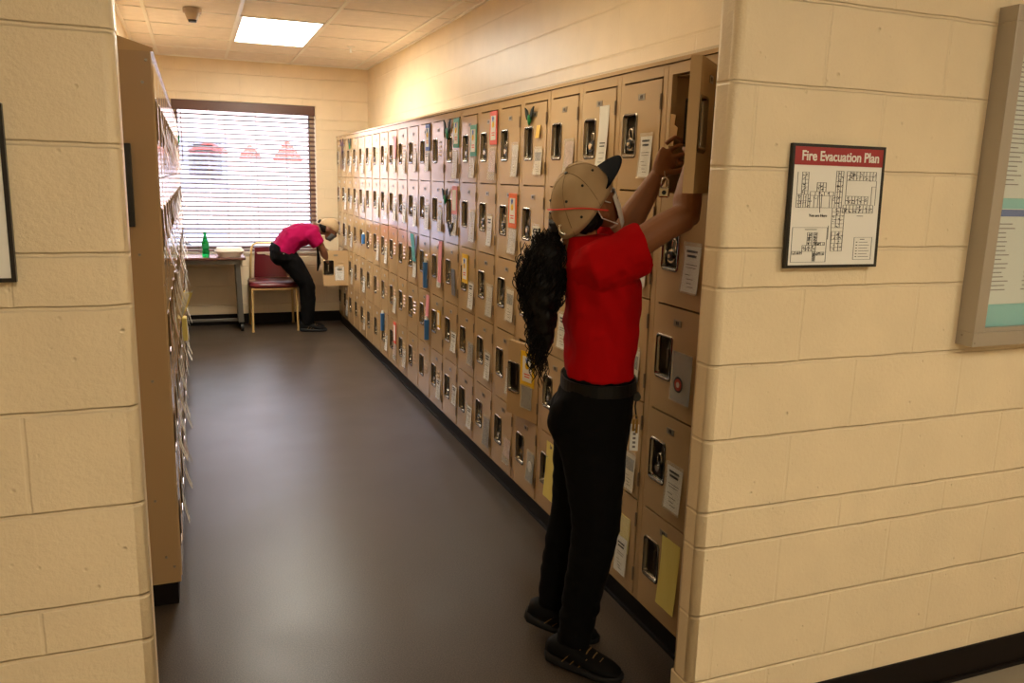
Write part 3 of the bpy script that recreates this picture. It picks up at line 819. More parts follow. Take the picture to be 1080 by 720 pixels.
for sg in (-1, 1):
    MB().prism([(-.004, 0, 0), (-.004, sg*.075, .06), (-.004, sg*.085, -.01)], (-.008, 0, 0)).obj('loop', 'ribbon_brown', t)
    MB().prism([(-.004, sg*.004, 0), (-.004, sg*.03, -.01), (-.004, sg*.06+.05, -.24), (-.004, sg*.06+.02, -.24)], (-.003, 0, 0)).obj('tail', 'ribbon_brown', t)
def pen(label, y, z, L, m, nm='pen_tube', x=-.016):
    t = thing(nm, label, 'ornament', (XF+x, y, z))
    MB().cyl((0, 0, -L/2), (0, 0, L/2*.7), .016, .018, 14).obj('barrel', m, t, smooth=False)
    MB().cyl((0, 0, L/2*.7), (0, 0, L/2), .012, .006, 12).obj('cap', 'paper', t)
pen('blue tube with pale cap hanging in the middle row, eleventh locker', 5.25, .953, .2, 'pen_blue')
pen('blue tube under the pink tag, fourth row down, eleventh locker', 5.21, .587, .16, 'pen_blue')
pen('blue tube in the bottom row, fifteenth locker', 6.60, .40, .17, 'pen_blue')
pen('small blue bottle-shaped trinket, middle row, eighteenth locker', 7.40, 1.02, .1, 'pen_blue')
def strip(label, m, y, z, w, h, nm='paper_strip', slant=0):
    o = MB().prism([(XF-.005, y+w/2+slant, z+h/2), (XF-.005, y-w/2+slant, z+h/2), (XF-.012, y-w/2-slant, z-h/2), (XF-.012, y+w/2-slant, z-h/2)], (-.002, 0, 0)).obj(nm, m)
    return tag(o, label, 'paper strip', 'coloured strips on the lockers')
strip('long pink strip, middle row, tenth locker from the doorway', 'card_pink', 4.93, 1.06, .07, .26)
strip('pink tag over a blue tube, fourth row down, eleventh locker', 'card_pink', 5.22, .733, .07, .148)
strip('small pink strip, top row, fourteenth locker', 'card_pink', 6.17, 1.79, .08, .16)
strip('teal paper slip, middle row, twelfth locker from the doorway', 'teal', 5.61, 1.091, .09, .186, slant=.045)
strip('grey-brown slip beside the teal one, middle row, twelfth locker', 'photo_dark', 5.54, 1.085, .05, .19, slant=-.02)
strip('dark ribbon end, middle row, ninth locker', 'photo_grey', 4.64, .967, .07, .153, slant=.02)
strip('yellow leaf shape, top row, fifth locker from the doorway', 'card_yellow', 3.40, 1.79, .04, .055, 'paper_leaf')
# bundle of yellow and white papers sticking out of the left bank
t = thing('paper_bundle', 'fan of yellow and white papers sticking out of the left lockers', 'papers', (XLF+.004, 5.3, .78))
for k in range(9):
    an = -.5+.14*k
    pts = [(0, .0, -.1), (0, .02, -.1), (.05+.025*math.sin(k), .03+an*.06, .06+.01*(k % 3)), (.035+.025*math.sin(k), -.0+an*.06, .07)]
    MB().prism(pts, (.0015, .004, 0)).obj('paper', 'paper_yellow' if k % 2 else 'paper', t)
MB().box(.0, .03, -.05, .05, -.22, -.08, bev=.004).obj('envelope', 'paper_yellow', t)
# ------------------------------------------------------------------ things on the front walls
def text_mesh(s_, size, m, parent, loc, rot=(PI/2, 0, 0), name='lettering', ext=.0006, align='CENTER', bold=.0):
    cu = bpy.data.curves.new('t', 'FONT'); cu.body = s_; cu.size = size; cu.align_x = align; cu.align_y = 'CENTER'; cu.extrude = ext; cu.offset = bold
    o = bpy.data.objects.new('t', cu); C.objects.link(o)
    dg = bpy.context.evaluated_depsgraph_get(); me = bpy.data.meshes.new_from_object(o.evaluated_get(dg))
    bpy.data.objects.remove(o)
    me.materials.clear(); me.materials.append(M[m]); n = bpy.data.objects.new(name, me); C.objects.link(n)
    n.parent = parent; n.location = loc; n.rotation_euler = rot
    return n
t = thing('evacuation_plan', 'framed Fire Evacuation Plan with red header on the block wall', 'sign', (1.568, YW-.004, 1.533), (-.035, 0, 0))
W, H = .152, .158
f = MB(); e = .0075
f.box(-W, W, -.0125, 0, H-e, H).box(-W, W, -.0125, 0, -H, -H+e).box(-W, -W+e, -.0125, 0, -H+e, H-e).box(W-e, W, -.0125, 0, -H+e, H-e).box(-W+e, W-e, -.008, 0, -H+e, H-e)
f.obj('frame', 'black_frame', t)
MB().box(-W+e, W-e, -.0105, -.008, -H+e, H-e).obj('plan_sheet', 'paper', t)
MB().box(-W+e, W-e, -.0118, -.0105, H-.053, H-e).obj('header_band', 'sign_red', t)
o = text_mesh('Fire Evacuation Plan', .0315, 'paper', t, (.004, -.0124, H-.031), name='header_text', bold=.0006)
dim = o.dimensions.x
o.scale = (.252/max(dim, .01), 1.1, 1)
mb = MB(); q = random.Random(5); yy0, yy1 = -.0116, -.0104
def ln(x0, z0, x1, z1, w=.0007):
    d = Vector((x1-x0, 0, z1-z0)); L = d.length; d /= L; nrm = Vector((-d.z, 0, d.x))*w/2
    a_, b_ = Vector((x0, yy0, z0)), Vector((x1, yy0, z1))
    mb.prism([a_-nrm, b_-nrm, b_+nrm, a_+nrm], (0, yy1-yy0, 0))
def rooms(x0, x1, z0, z1, nx, nz, corr=None):
    ln(x0, z0, x1, z0); ln(x0, z1, x1, z1); ln(x0, z0, x0, z1); ln(x1, z0, x1, z1)
    for i in range(1, nx):
        x = x0+(x1-x0)*i/nx+q.uniform(-.001, .001); ln(x, z0, x, z1)
    for j in range(1, nz):
        z = z0+(z1-z0)*j/nz; ln(x0, z, x1, z)
    for k in range(int(nx*nz*1.3)):
        x = q.uniform(x0+.002, x1-.004); z = q.uniform(z0+.002, z1-.004); ln(x, z, x+q.uniform(.002, .006), z+q.uniform(-.004, .004), .0012)
# u,v measured on the sheet (0..1 from left/top of the sheet under the header)
def U(u): return -W+e+(2*W-2*e)*u
def V(v): return H-.053-(2*H-e-.053)*v
rooms(U(.05), U(.2), V(.42), V(.29), 6, 2); rooms(U(.1), U(.17), V(.29), V(.07), 2, 6); ln(U(.05), V(.07), U(.05), V(.3)); rooms(U(.2), U(.46), V(.30), V(.26), 5, 1)
rooms(U(.2), U(.33), V(.42), V(.3), 3, 1); rooms(U(.42), U(.48), V(.42), V(.3), 2, 1); rooms(U(.27), U(.37), V(.26), V(.17), 3, 2); ln(U(.2), V(.42), U(.48), V(.42))
rooms(U(.48), U(.56), V(.42), V(.05), 3, 7); rooms(U(.6), U(.94), V(.14), V(.05), 9, 2); rooms(U(.6), U(.86), V(.38), V(.3), 7, 2)
rooms(U(.58), U(.93), V(.47), V(.39), 9, 2); ln(U(.6), V(.14), U(.6), V(.3)); ln(U(.9), V(.2), U(.95), V(.2)); ln(U(.9), V(.2), U(.9), V(.39)); ln(U(.95), V(.14), U(.95), V(.39))
rooms(U(.46), U(.6), V(.62), V(.42), 3, 5); rooms(U(.47), U(.6), V(.86), V(.66), 3, 5); ln(U(.46), V(.62), U(.47), V(.86)); ln(U(.6), V(.62), U(.6), V(.7))
ln(U(.32), V(.47), U(.3), V(.26), .0012)
for (a_, b_, c_, d_) in ((.03, .42, .62, .97), (.74, .95, .72, .95)):
    for s1 in ((a_, c_, b_, c_), (a_, d_, b_, d_), (a_, c_, a_, d_), (b_, c_, b_, d_)): ln(U(s1[0]), V(s1[1]), U(s1[2]), V(s1[3]), .0006)
rooms(U(.2), U(.25), V(.8), V(.67), 2, 5); rooms(U(.27), U(.31), V(.8), V(.67), 2, 5); rooms(U(.15), U(.3), V(.86), V(.8), 4, 2); rooms(U(.3), U(.4), V(.8), V(.77), 5, 1); rooms(U(.3), U(.4), V(.9), V(.87), 5, 1)
rooms(U(.04), U(.15), V(.89), V(.86), 5, 1); rooms(U(.27), U(.3), V(.96), V(.86), 2, 4)
for k in range(6): ln(U(.765), V(.77+.03*k), U(.78), V(.77+.03*k), .002); ln(U(.8), V(.77+.03*k), U(.9+.02*(k % 2)), V(.77+.03*k), .001)
ln(U(.81), V(.74), U(.86), V(.74), .0016); ln(U(.17), V(.64), U(.3), V(.64), .0013); ln(U(.75), V(.5), U(.82), V(.5), .0014); ln(U(.43), V(.6), U(.43), V(.74), .0008)
mb.obj('floor_plan_drawing', 'ink', t)
text_mesh('You are Here', .0105, 'ink', t, (U(.3), -.0118, V(.5)), name='location_text')

t = thing('display_case', 'aluminium-framed wall case of printed lists at the right edge', 'notice board', (2.077, YW, 1.141))
BW, BH, BD, BF = 1.2, .935, .058, .042
f = MB()
for (x0, x1, z0, z1) in ((0, BW, BH-BF, BH), (0, BW, 0, BF), (0, BF, BF, BH-BF), (BW-BF, BW, BF, BH-BF)): f.box(x0, x1, -BD, 0, z0, z1, bev=.0015)
f.box(BF, BW-BF, -.012, 0, BF, BH-BF)
f.box(BF, BW-BF, -BD+.006, -BD+.02, BF-.002, BF+.012)
f.obj('frame', 'aluminium', t)
MB().cyl((.008, -BD-.0005, .011), (.008, -BD+.002, .011), .003, n=10).cyl((.003, -.02, .03), (-.001, -.02, .03), .003, n=8).obj('screw', 'steel', t)
MB().box(BF, BW-BF, -.016, -.012, BF, BH-BF).obj('backing', 'board_teal', t)
MB().box(BF, BW-BF, -BD+.024, -BD+.027, BF, BH-BF).obj('glass_pane', 'glass', t)
sh = []
for k in range(3):
    for (z0, z1) in ((BF+.075, .395), (.425, .84)):
        x0 = BF+.018+k*.37
        s1 = MB().box(x0, x0+.35, -.02, -.016, z0, z1).obj('list_sheet', 'board_paper', t)
        MB().box(x0, x0+.35, -.0208, -.0199, z1-.022, z1-.002).obj('header_strip', 'board_blue', s1)
        m2 = MB()
        for j in range(2 if k else 2):
            z = z1-.045
            while z > z0+.03:
                xx = x0+.012+.14*j+q.uniform(0, .012); m2.box(xx, xx+q.uniform(.035, .08), -.0206, -.0199, z, z+.0032); z -= .0128
            m2.box(x0+.02+.14*j, x0+.1+.14*j, -.0212, -.0205, z1-.02, z1-.012) if False else None
        m2.obj('printed_names', 'ink_soft', s1)
t = thing('framed_plan', 'black-framed white sheet on the near block wall, cut by the left edge', 'framed notice', (-.4605, YW-.004, 1.533), (-.03, 0, 0))
f = MB()
f.box(-W, W, -.0125, 0, H-e, H).box(-W, W, -.0125, 0, -H, -H+e).box(-W, -W+e, -.0125, 0, -H+e, H-e).box(W-e, W, -.0125, 0, -H+e, H-e).box(-W+e, W-e, -.008, 0, -H+e, H-e)
f.obj('frame', 'black_frame', t); MB().box(-W+e, W-e, -.0105, -.008, -H+e, H-e).obj('sheet', 'paper', t)

# ------------------------------------------------------------------ far end furniture
t = thing('side_table', 'small brown-topped table on grey legs under the far window', 'table', (.1, 8.66, 0))
x0, x1, y0, y1 = -.42, .355, -.19, .24
MB().box(x0, x1, y0, y1, .722, .748, bev=.006).obj('table_top', 'table_brown', t)
mb = MB().box(x0+.03, x1-.05, y0+.03, y0+.05, .68, .722).box(x0+.03, x1-.05, y1-.05, y1-.03, .68, .722).obj('apron', 'table_leg', t)
for xx in (x0+.07, x1-.075):
    MB().loft([[(xx-.022, -.14, .7), (xx+.022, -.14, .7), (xx+.022, .18, .7), (xx-.022, .18, .7)], [(xx-.03+.02, -.05-.08, .09), (xx+.04, -.13, .09), (xx+.04, .15, .09), (xx-.01, .15, .09)]]).obj('leg', 'table_leg', t)
    for yy in (-.12, .14): MB().cyl((xx+.004, yy, .035), (xx+.034, yy, .035), .035, n=18).cyl((xx+.019, yy, .03), (xx+.019, yy, .1), .01, n=8).obj('caster', 'rubber', t)
MB().box(x0+.07, x1-.07, -.02, .02, .085, .11, bev=.004).obj('stretcher', 'table_leg', t)
t = thing('soda_bottle', 'green plastic bottle standing on the small table', 'bottle', (.087, 8.62, .748))
prof = [(.0, .028), (.006, .035), (.05, .034), (.07, .03), (.09, .035), (.13, .035), (.165, .024), (.195, .014), (.215, .012), (.218, .014), (.224, .014)]
mb = MB(); mb.loft([[(r_*math.cos(k*PI/12), r_*math.sin(k*PI/12), z_) for k in range(24)] for z_, r_ in prof]); mb.obj('bottle_body', 'bottle_green', t, smooth=True)
MB().cyl((0, 0, .224), (0, 0, .242), .015, .014, 16).obj('cap', 'felt_green', t)
MB().cyl((0, 0, .085), (0, 0, .125), .0356, .0356, 24).obj('label_band', 'felt_green', t)
t = thing('food_tray', 'pale foam food tray on the small table beside the bottle', 'tray', (.31, 8.63, .748))
def oct_(w, d, z): return [(w*math.copysign(min(1, abs(math.cos(a))**.5), math.cos(a)), d*math.copysign(min(1, abs(math.sin(a))**.5), math.sin(a)), z) for a in [2*PI*k/28 for k in range(28)]]
MB().loft([oct_(.1, .09, 0), oct_(.135, .12, .05), oct_(.14, .125, .052), oct_(.14, .125, .058)]).obj('tray_base', 'foam', t, smooth=False)
MB().loft([oct_(.137, .122, .0585), oct_(.12, .105, .085), oct_(.09, .08, .088)]).obj('lid', 'foam', t)

t = thing('chair', 'maroon vinyl chair with gold tube frame below the far window', 'chair', (.72, 8.655, 0))
MB().loft([[(sx*a_, sy*b_+.02, z_) for sx, sy in ((-1, -1), (-.6, -1.06), (.6, -1.06), (1, -1), (1.03, 0), (1, 1), (0, 1.02), (-1, 1), (-1.03, 0))] for a_, b_, z_ in ((.2, .2, .43), (.228, .222, .445), (.235, .226, .47), (.22, .21, .492), (.15, .15, .502))]).obj('seat', 'maroon', t, smooth=True)
def bk(u, v):
    x = -.165+.33*u; z = .5+.31*v
    return (x*(1-.1*v), .20+.07*v+.03*((u-.5)**2)*4*-1+.03, z)
MB().sheet(bk, 10, 8, .032, (0, 1, 0)).obj('backrest', 'maroon', t, smooth=False)
P = [(-.205, .19, .44), (-.2, .21, .6), (-.185, .25, .8), (-.165, .265, .84), (-.12, .268, .855), (.12, .268, .855), (.165, .265, .84), (.185, .25, .8), (.2, .21, .6), (.205, .19, .44)]
MB().tube(P, .0115, 10).obj('back_frame', 'gold_tube', t, smooth=True)
MB().tube([(-.215, -.2, .432), (.215, -.2, .432), (.215, .2, .432), (-.215, .2, .432)], .011, 8, closed=True).obj('seat_frame', 'gold_tube', t, smooth=True)
for sx in (-1, 1):
    for y_, yb in ((-.2, -.225), (.2, .25)):
        MB().tube([(sx*.213, y_, .435), (sx*.222, yb, .012)], .0115, 10).cyl((sx*.222, yb, .0), (sx*.222, yb, .02), .014, n=10).obj('leg', 'gold_tube', t, smooth=False)
# ------------------------------------------------------------------ people
def ringv(c, a, b, ax, bx, n=20, sq=2.0):
    """superelliptic ring at c: semi-axes a along ax, b along bx"""
    out = []
    for k in range(n):
        t_ = 2*PI*k/n; ct, st = math.cos(t_), math.sin(t_)
        u = math.copysign(abs(ct)**(2/sq), ct); v = math.copysign(abs(st)**(2/sq), st)
        out.append(c+ax*(a*u)+bx*(b*v))
    return out
def limb(mb, pts, rads, n=16, sq=2.0, ref=None):
    """tapered limb through pts; rads = (ra, rb) pairs or numbers"""
    pts = [Vector(p) for p in pts]; R = []
    for i, p in enumerate(pts):
        t_ = (pts[min(i+1, len(pts)-1)]-pts[max(i-1, 0)]).normalized()
        rf = Vector(ref) if ref else Vector((0, 0, 1))
        if abs(t_.dot(rf)) > .95: rf = Vector((1, 0, 0))
        a_ = (rf-t_*rf.dot(t_)).normalized(); b_ = t_.cross(a_)
        r_ = rads[i]; ra, rb = (r_, r_) if isinstance(r_, (int, float)) else r_
        R.append(ringv(p, ra, rb, a_, b_, n, sq))
    mb.loft(R)
    return mb
def fold_noise(scale, amp, stretch=(1, 1, 1)):
    def fn(co):
        v = Vector((co.x*stretch[0], co.y*stretch[1], co.z*stretch[2]))*scale
        return amp*(noise.noise(v)+.5*noise.noise(v*2.1))
    return fn

# --- woman at the near lockers: local frame s (picture right), t (away), z
ORG = Vector((1.1, 2.27, 0)); EN = Vector((.436, .9, 0)).normalized(); ES = Vector((EN.y, -EN.x, 0))
wm = thing('person', 'woman in red shirt, black trousers and tan cap reaching into the near open locker', 'person', ORG, (0, 0, math.atan2(ES.y, ES.x)))
# local x = s, local y = t (away from the camera), z up
def V3(s_, t_, z_): return Vector((s_, t_, z_))
X, Y, Z = Vector((1, 0, 0)), Vector((0, 1, 0)), Vector((0, 0, 1))
# head frame
hf = Vector((.66, .47, .555)).normalized(); hl = Z.cross(hf).normalized(); hu = hf.cross(hl).normalized()
HCn = V3(.012, .005, 1.512)
def HP(f_, l_, u_): return HCn+hf*f_+hl*l_+hu*u_
HM = Matrix((hf, hl, hu)).transposed().to_4x4()
mb = MB()
mb.ell(HP(0, 0, .016), (.092, .070, .088), HM)                 # cranium
limb(mb, [HP(.03, 0, .06), HP(.038, 0, .0), HP(.045, 0, -.05), HP(.055, 0, -.09), HP(.062, 0, -.105)], [(.06, .055), (.058, .06), (.05, .054), (.034, .036), (.02, .022)], ref=hf)
mb.ell(HP(.085, 0, -.02), (.014, .013, .02), HM); mb.ell(HP(.1, 0, -.03), (.013, .013, .01), HM)      # nose
mb.ell(HP(.086, 0, -.062), (.012, .024, .012), HM)            # mouth
mb.ell(HP(.07, 0, -.096), (.018, .02, .014), HM)              # chin
for sg in (-1, 1):
    mb.ell(HP(.072, sg*.036, -.03), (.02, .022, .02), HM)     # cheek
    mb.ell(HP(.0, sg*.078, -.012), (.017, .009, .028), HM)    # ear
    mb.ell(HP(.004, sg*.081, -.034), (.009, .008, .012), HM)
limb(mb, [HP(-.012, 0, -.02), V3(.0, .0, 1.43), V3(.012, 0, 1.38), V3(.02, 0, 1.33)], [.055, .053, .06, .085])      # neck
# shoulders under the shirt so that arms grow from a trunk
limb(mb, [V3(.05, -.14, 1.33), V3(.04, 0, 1.33), V3(.05, .15, 1.33)], [(.04, .045), (.05, .065), (.04, .045)])
limb(mb, [V3(.04, 0, 1.33), V3(.07, 0, 1.2), V3(.08, 0, 1.05)], [(.075, .11), (.08, .12), (.085, .12)], ref=(1, 0, 0))
# right arm (near): upper arm to elbow, forearm rising behind the door
shR, elR, wrR = V3(.062, -.15, 1.36), V3(.305, -.085, 1.488), V3(.338, .03, 1.665)
def lerp(a_, b_, k): return a_+(b_-a_)*k
limb(mb, [shR+V3(0, 0, -.02), lerp(shR, elR, .35)+V3(0, 0, -.014), lerp(shR, elR, .75), elR, elR+V3(.02, .012, .008)], [.042, .046, .043, .042, .028])
limb(mb, [elR+V3(.006, -.008, -.012), lerp(elR, wrR, .25), lerp(elR, wrR, .6), wrR], [.036, .043, .035, .025])
# left arm (far)
shL, elL, wrL = V3(.065, .15, 1.36), V3(.150, .17, 1.440), V3(.243, .13, 1.608)
shL2 = V3(.05, .15, 1.35)
limb(mb, [shL2, lerp(shL2, elL, .5), elL, elL+V3(-.004, .01, -.014)], [.05, .05, .045, .03])
limb(mb, [elL, lerp(elL, wrL, .25), lerp(elL, wrL, .6), wrL], [.043, .044, .036, .027])
def finger(mb, p, dirs, L, r0):
    pts = [p]; 
    for d_, l_ in zip(dirs, L): pts.append(pts[-1]+Vector(d_).normalized()*l_)
    n_ = len(pts)
    limb(mb, pts, [r0*(1-.1*i) for i in range(n_-1)]+[r0*.62], n=10)
    mb.ell(pts[-1], (r0*.62,)*3, u=10, v=8)
# left hand: back of hand to camera, fingers bending right and down into the locker
pc = wrL+V3(.030, .018, .058)
limb(mb, [wrL, wrL+V3(.010, .004, .026), pc+V3(-.006, 0, -.008), pc+V3(.006, .004, .012)], [(.024, .019), (.032, .017), (.038, .015), (.036, .011)], ref=(-.55, 0, .75))
for i, (o_, L_) in enumerate(((-.030, .9), (-.010, 1.0), (.012, .95), (.031, .78))):
    # knuckle line runs from upper left to lower right
    kx = pc+V3(.006, .004, .010)+V3(o_*.62, -.004*i, -o_*.95)
    finger(mb, kx, [(.8, .1, .62-.2*i), (.9, .3, -.3-.1*i), (.35, .3, -.9)], [.040*L_, .026*L_, .020*L_], .0082)
finger(mb, wrL+V3(.020, -.004, .010), [(.95, -.1, .0), (.9, .1, .35), (.8, .2, .5)], [.032, .028, .022], .0098)
# right hand inside the locker
pc = wrR+V3(.03, .045, .028)
limb(mb, [wrR, wrR+V3(.006, .02, .018), pc, pc+V3(.004, .018, .012)], [(.025, .02), (.034, .018), (.04, .016), (.036, .012)], ref=(-.7, 0, .6))
for i, (o_, L_) in enumerate(((-.03, .9), (-.01, 1.0), (.011, .95), (.03, .78))):
    kx = pc+V3(o_*.7, .016, .012-o_*.5)
    finger(mb, kx, [(.25, .9, .35), (.2, .9, -.25), (.1, .5, -.8)], [.034*L_, .024*L_, .018*L_], .0092)
finger(mb, wrR+V3(-.016, .016, .012), [(-.3, .8, .3), (.1, .9, .1), (.2, .9, .0)], [.03, .028, .022], .0105)
me = remesh(mb, .0034, 3); mobj('body', me, 'skin_woman', wm)
# eyes, brows
for sg in (-1, 1):
    MB().ell(HP(.079, sg*.03, -.004), (.009, .012, .008), HM, u=12, v=8).obj('eye', 'paper', wm, smooth=True)
    MB().ell(HP(.086, sg*.031, -.004), (.003, .005, .005), HM, u=10, v=8).obj('iris', 'eye_dark', wm, smooth=True)
# face mask with ear loops
def fm(u, v):
    an = (u-.5)*2.2
    r_ = .092-.010*abs(v-.5)
    return HP(r_*math.cos(an)+.020-(.020*(1-v)), .077*math.sin(an), -.008-.100*(1-v))
MB().sheet(fm, 14, 8, .003, hf).obj('face_mask', 'mask_white', wm, smooth=True)
for sg in (-1, 1):
    MB().tube([HP(.045, sg*.066, -.02), HP(.012, sg*.082, .012), HP(-.016, sg*.084, .0), HP(-.014, sg*.083, -.035), HP(.035, sg*.066, -.09)], .0018, 6).obj('mask_loop', 'mask_white', wm)
# cap: crown, brim, button, eyelets, red strap
def crown(f_, th_): 
    pass
rings = []
for k in range(11):
    a_ = k/10*PI/2*.985
    c_ = math.cos(a_); sn = math.sin(a_)
    wv = 1+.015*math.sin(k*2.1)
    rings.append([HP(-.006+(.111*c_**.8*wv)*math.cos(b_), (.093*c_**.8*wv)*math.sin(b_), .004+.014*max(0, math.cos(b_))-.05*max(0, -math.cos(b_))*(1-k/10)+.112*sn) for b_ in [2*PI*j/36 for j in range(36)]])
mb = MB(); mb.loft(rings); cr = mb.obj('cap', 'cap_tan', wm, smooth=True)
mb = MB()
def brim(u, v):
    an = (u-.5)*2.3; rr = .1+.09*v*math.cos(an*.7)
    return HP(-.006+rr*math.cos(an)*1.0, (.088+.010*v)*math.sin(an)*(1-.04*v), .022+.012*v+.02*math.cos(an)-.010*(math.sin(an)**2)*(.4+v*.6))
MB().sheet(brim, 18, 8, .004, hu).obj('brim', 'cap_navy', cr, smooth=True)
MB().ell(HP(-.006, 0, .117), (.007, .007, .004), HM, u=12, v=8).obj('button', 'lock_black', cr)
for b_, k_ in ((-2.5, .78), (-1.7, .8), (-.9, .8), (2.5, .78), (1.7, .8), (-2.2, .25)):
    c_, sn = math.cos(k_), math.sin(k_)
    p = HP(-.006+.111*c_**.8*math.cos(b_), .093*c_**.8*math.sin(b_), .004+.014*max(0, math.cos(b_))-.05*max(0, -math.cos(b_))*(1-k_/(PI/2))+.112*sn)
    MB().ell(p, (.0042, .0042, .0042), u=10, v=8).obj('eyelet', 'lock_black', cr)
ms = MB()
for k in range(6):
    bq = PI/6+k*PI/3; ps = []
    for j in range(14):
        k_ = j/13*PI/2*.97; c_ = math.cos(k_); sn = math.sin(k_)
        ps.append(HP(-.006+.1112*c_**.8*math.cos(bq), .0932*c_**.8*math.sin(bq), .004+.014*max(0, math.cos(bq))-.05*max(0, -math.cos(bq))*(1-k_/(PI/2))+.1124*sn))
    ms.tube(ps, .0009, 5)
ms.obj('seams', 'cap_seam', cr)
pts = []
cc = HP(-.006, 0, .01)+V3(0, 0, .0)
for j in range(44):
    b_ = -PI*.86+PI*.67*j/43
    d_ = V3(math.cos(b_), math.sin(b_), -.16+.03*math.sin(b_*3)).normalized()
    r_ = 1/math.sqrt((d_.dot(hf)/.1125)**2+(d_.dot(hl)/.0945)**2+(d_.dot(hu)/.115)**2)
    pts.append(cc+d_*r_)
MB().tube(pts, .0028, 6).obj('red_strap', 'strap_red', cr)
# hair: cap-side hair, ponytail core and curls
mb = MB()
mb.ell(HP(-.03, 0, -.02), (.076, .076, .06), HM)
limb(mb, [HP(-.07, 0, -.03), V3(-.075, -.0, 1.44), V3(-.09, -.01, 1.38), V3(-.105, -.015, 1.29), V3(-.105, -.02, 1.2), V3(-.09, -.02, 1.12), V3(-.085, -.02, 1.06)], [.028, .036, .052, .060, .050, .032, .012])
hair = mobj('hair', remesh(mb, .008, 2, fold_noise(38, .012)), 'hair_black', wm)
mb = MB(); rh = random.Random(21)
for k in range(620):
    a0 = rh.uniform(0, 2*PI); z0 = rh.uniform(1.28, 1.44); L = rh.uniform(.1, .36); rr = rh.uniform(.018, .055)*(.6 if z0 > 1.4 else 1)
    cx = -.095+rh.uniform(-.01, .01); pts = []
    ph = rh.uniform(0, 6); w_ = rh.uniform(.004, .010); fr = rh.uniform(70, 130)
    nn = int(L/.006)
    for j in range(nn):
        z_ = z0-.006*j; k_ = j/nn
        R_ = rr*(1+.5*math.sin(PI*min(1, (1.44-z_)/.3))-.62*k_)
        x_ = cx+R_*math.cos(a0)*1.15-.018*math.sin((1.44-z_)*4); y_ = -.015+R_*math.sin(a0)*.9
        if x_ > -.035: x_ = -.035-(x_+.035)*.3
        pts.append((x_+w_*math.cos(ph+fr*z_), y_+w_*math.sin(ph+fr*z_), z_))
    if len(pts) > 3: mb.tube(pts, [.0015]*(len(pts)-2)+[.0012, .0006], 4)
mb.obj('curls', 'hair_black', hair, smooth=True)
MB().tube([V3(-.045, -.05, 1.440)+V3(.015*math.cos(a_), -.004, .015*math.sin(a_)) for a_ in [2*PI*k/14 for k in range(14)]], .005, 8, closed=True).obj('hair_clip', 'chrome', hair, smooth=True)
# shirt
mb = MB()
ax, bx = Vector((1, .12, 0)).normalized(), Vector((-.12, 1, 0)).normalized()
R = []
for z_, s_, a_, b_ in ((.985, .079, .108, .148), (1.02, .078, .110, .148), (1.08, .080, .109, .142), (1.15, .082, .112, .145), (1.22, .081, .116, .155), (1.28, .078, .116, .165), (1.33, .068, .108, .170), (1.37, .05, .09, .15), (1.40, .03, .074, .1), (1.42, .022, .066, .075)):
    R.append(ringv(V3(s_, 0, z_), a_, b_, ax, bx, 28, 2.3))
mb.loft(R)
mb.ell(V3(.135, -.07, 1.235), (.055, .065, .065)); mb.ell(V3(.135, .07, 1.235), (.055, .065, .065))
slv = lerp(shR, elR, .53)
limb(mb, [V3(.03, -.10, 1.325), shR+V3(0, -.004, -.02), lerp(shR, slv, .5)+V3(0, 0, -.026), slv+V3(.0, 0, -.034)], [(.068, .06), (.076, .07), (.077, .068), (.08, .066)], ref=(-.45, 0, .9))
sl2 = lerp(shL2, elL, .7)
limb(mb, [V3(.03, .10, 1.325), shL2+V3(0, .004, -.01), sl2+V3(.0, 0, -.01)], [(.075, .06), (.08, .07), (.078, .07)], ref=(-.45, 0, .9))
def shirtfold(co):
    a_ = .008*noise.noise(Vector((co.x*9+co.z*6, co.y*9, co.z*5-co.x*5)))
    a_ += .005*noise.noise(Vector((co.x*26+co.z*14, co.y*22, co.z*12-co.x*16)))
    a_ += .0042*math.sin(62*(co.z+.75*co.x)+5*noise.noise(co*6))*max(0, .5+noise.noise(co*5+Vector((3, 1, 2))))*(1 if co.z < 1.28 else .4)
    d_ = (co-Vector((.07, -.15, 1.28))).length
    a_ += .004*math.sin(d_*85)*max(0, 1-d_/.17)*.6
    return a_
shirt = mobj('shirt', remesh(mb, .0055, 5, shirtfold), 'red_shirt', wm)
# trousers
mb = MB()
R = []
for z_, s_, a_, b_ in ((1.0, .080, .108, .146), (.95, .076, .113, .158), (.90, .068, .123, .166), (.84, .060, .130, .17), (.78, .060, .122, .165), (.74, .065, .105, .15)):
    R.append(ringv(V3(s_, 0, z_), a_, b_, ax, bx, 26, 2.3))
mb.loft(R)
mb.ell(V3(.0, -.065, .845), (.075, .07, .085)); mb.ell(V3(.0, .065, .845), (.075, .07, .085))
limb(mb, [V3(.068, -.078, .82), V3(.078, -.082, .70), V3(.088, -.084, .58), V3(.092, -.084, .50), V3(.078, -.084, .38), V3(.058, -.07, .25), V3(.045, -.06, .14), V3(.04, -.06, .085)],
     [(.112, .082), (.1, .08), (.084, .072), (.077, .066), (.07, .06), (.063, .056), (.058, .056), (.058, .056)], ref=(1, 0, 0))
limb(mb, [V3(.055, .078, .82), V3(.04, .084, .70), V3(.025, .09, .58), V3(.016, .095, .50), V3(-.005, .105, .38), V3(-.022, .115, .25), V3(-.036, .12, .15), V3(-.04, .122, .115)],
     [(.112, .082), (.098, .08), (.082, .072), (.075, .066), (.068, .06), (.062, .055), (.055, .052), (.052, .052)], ref=(1, 0, 0))
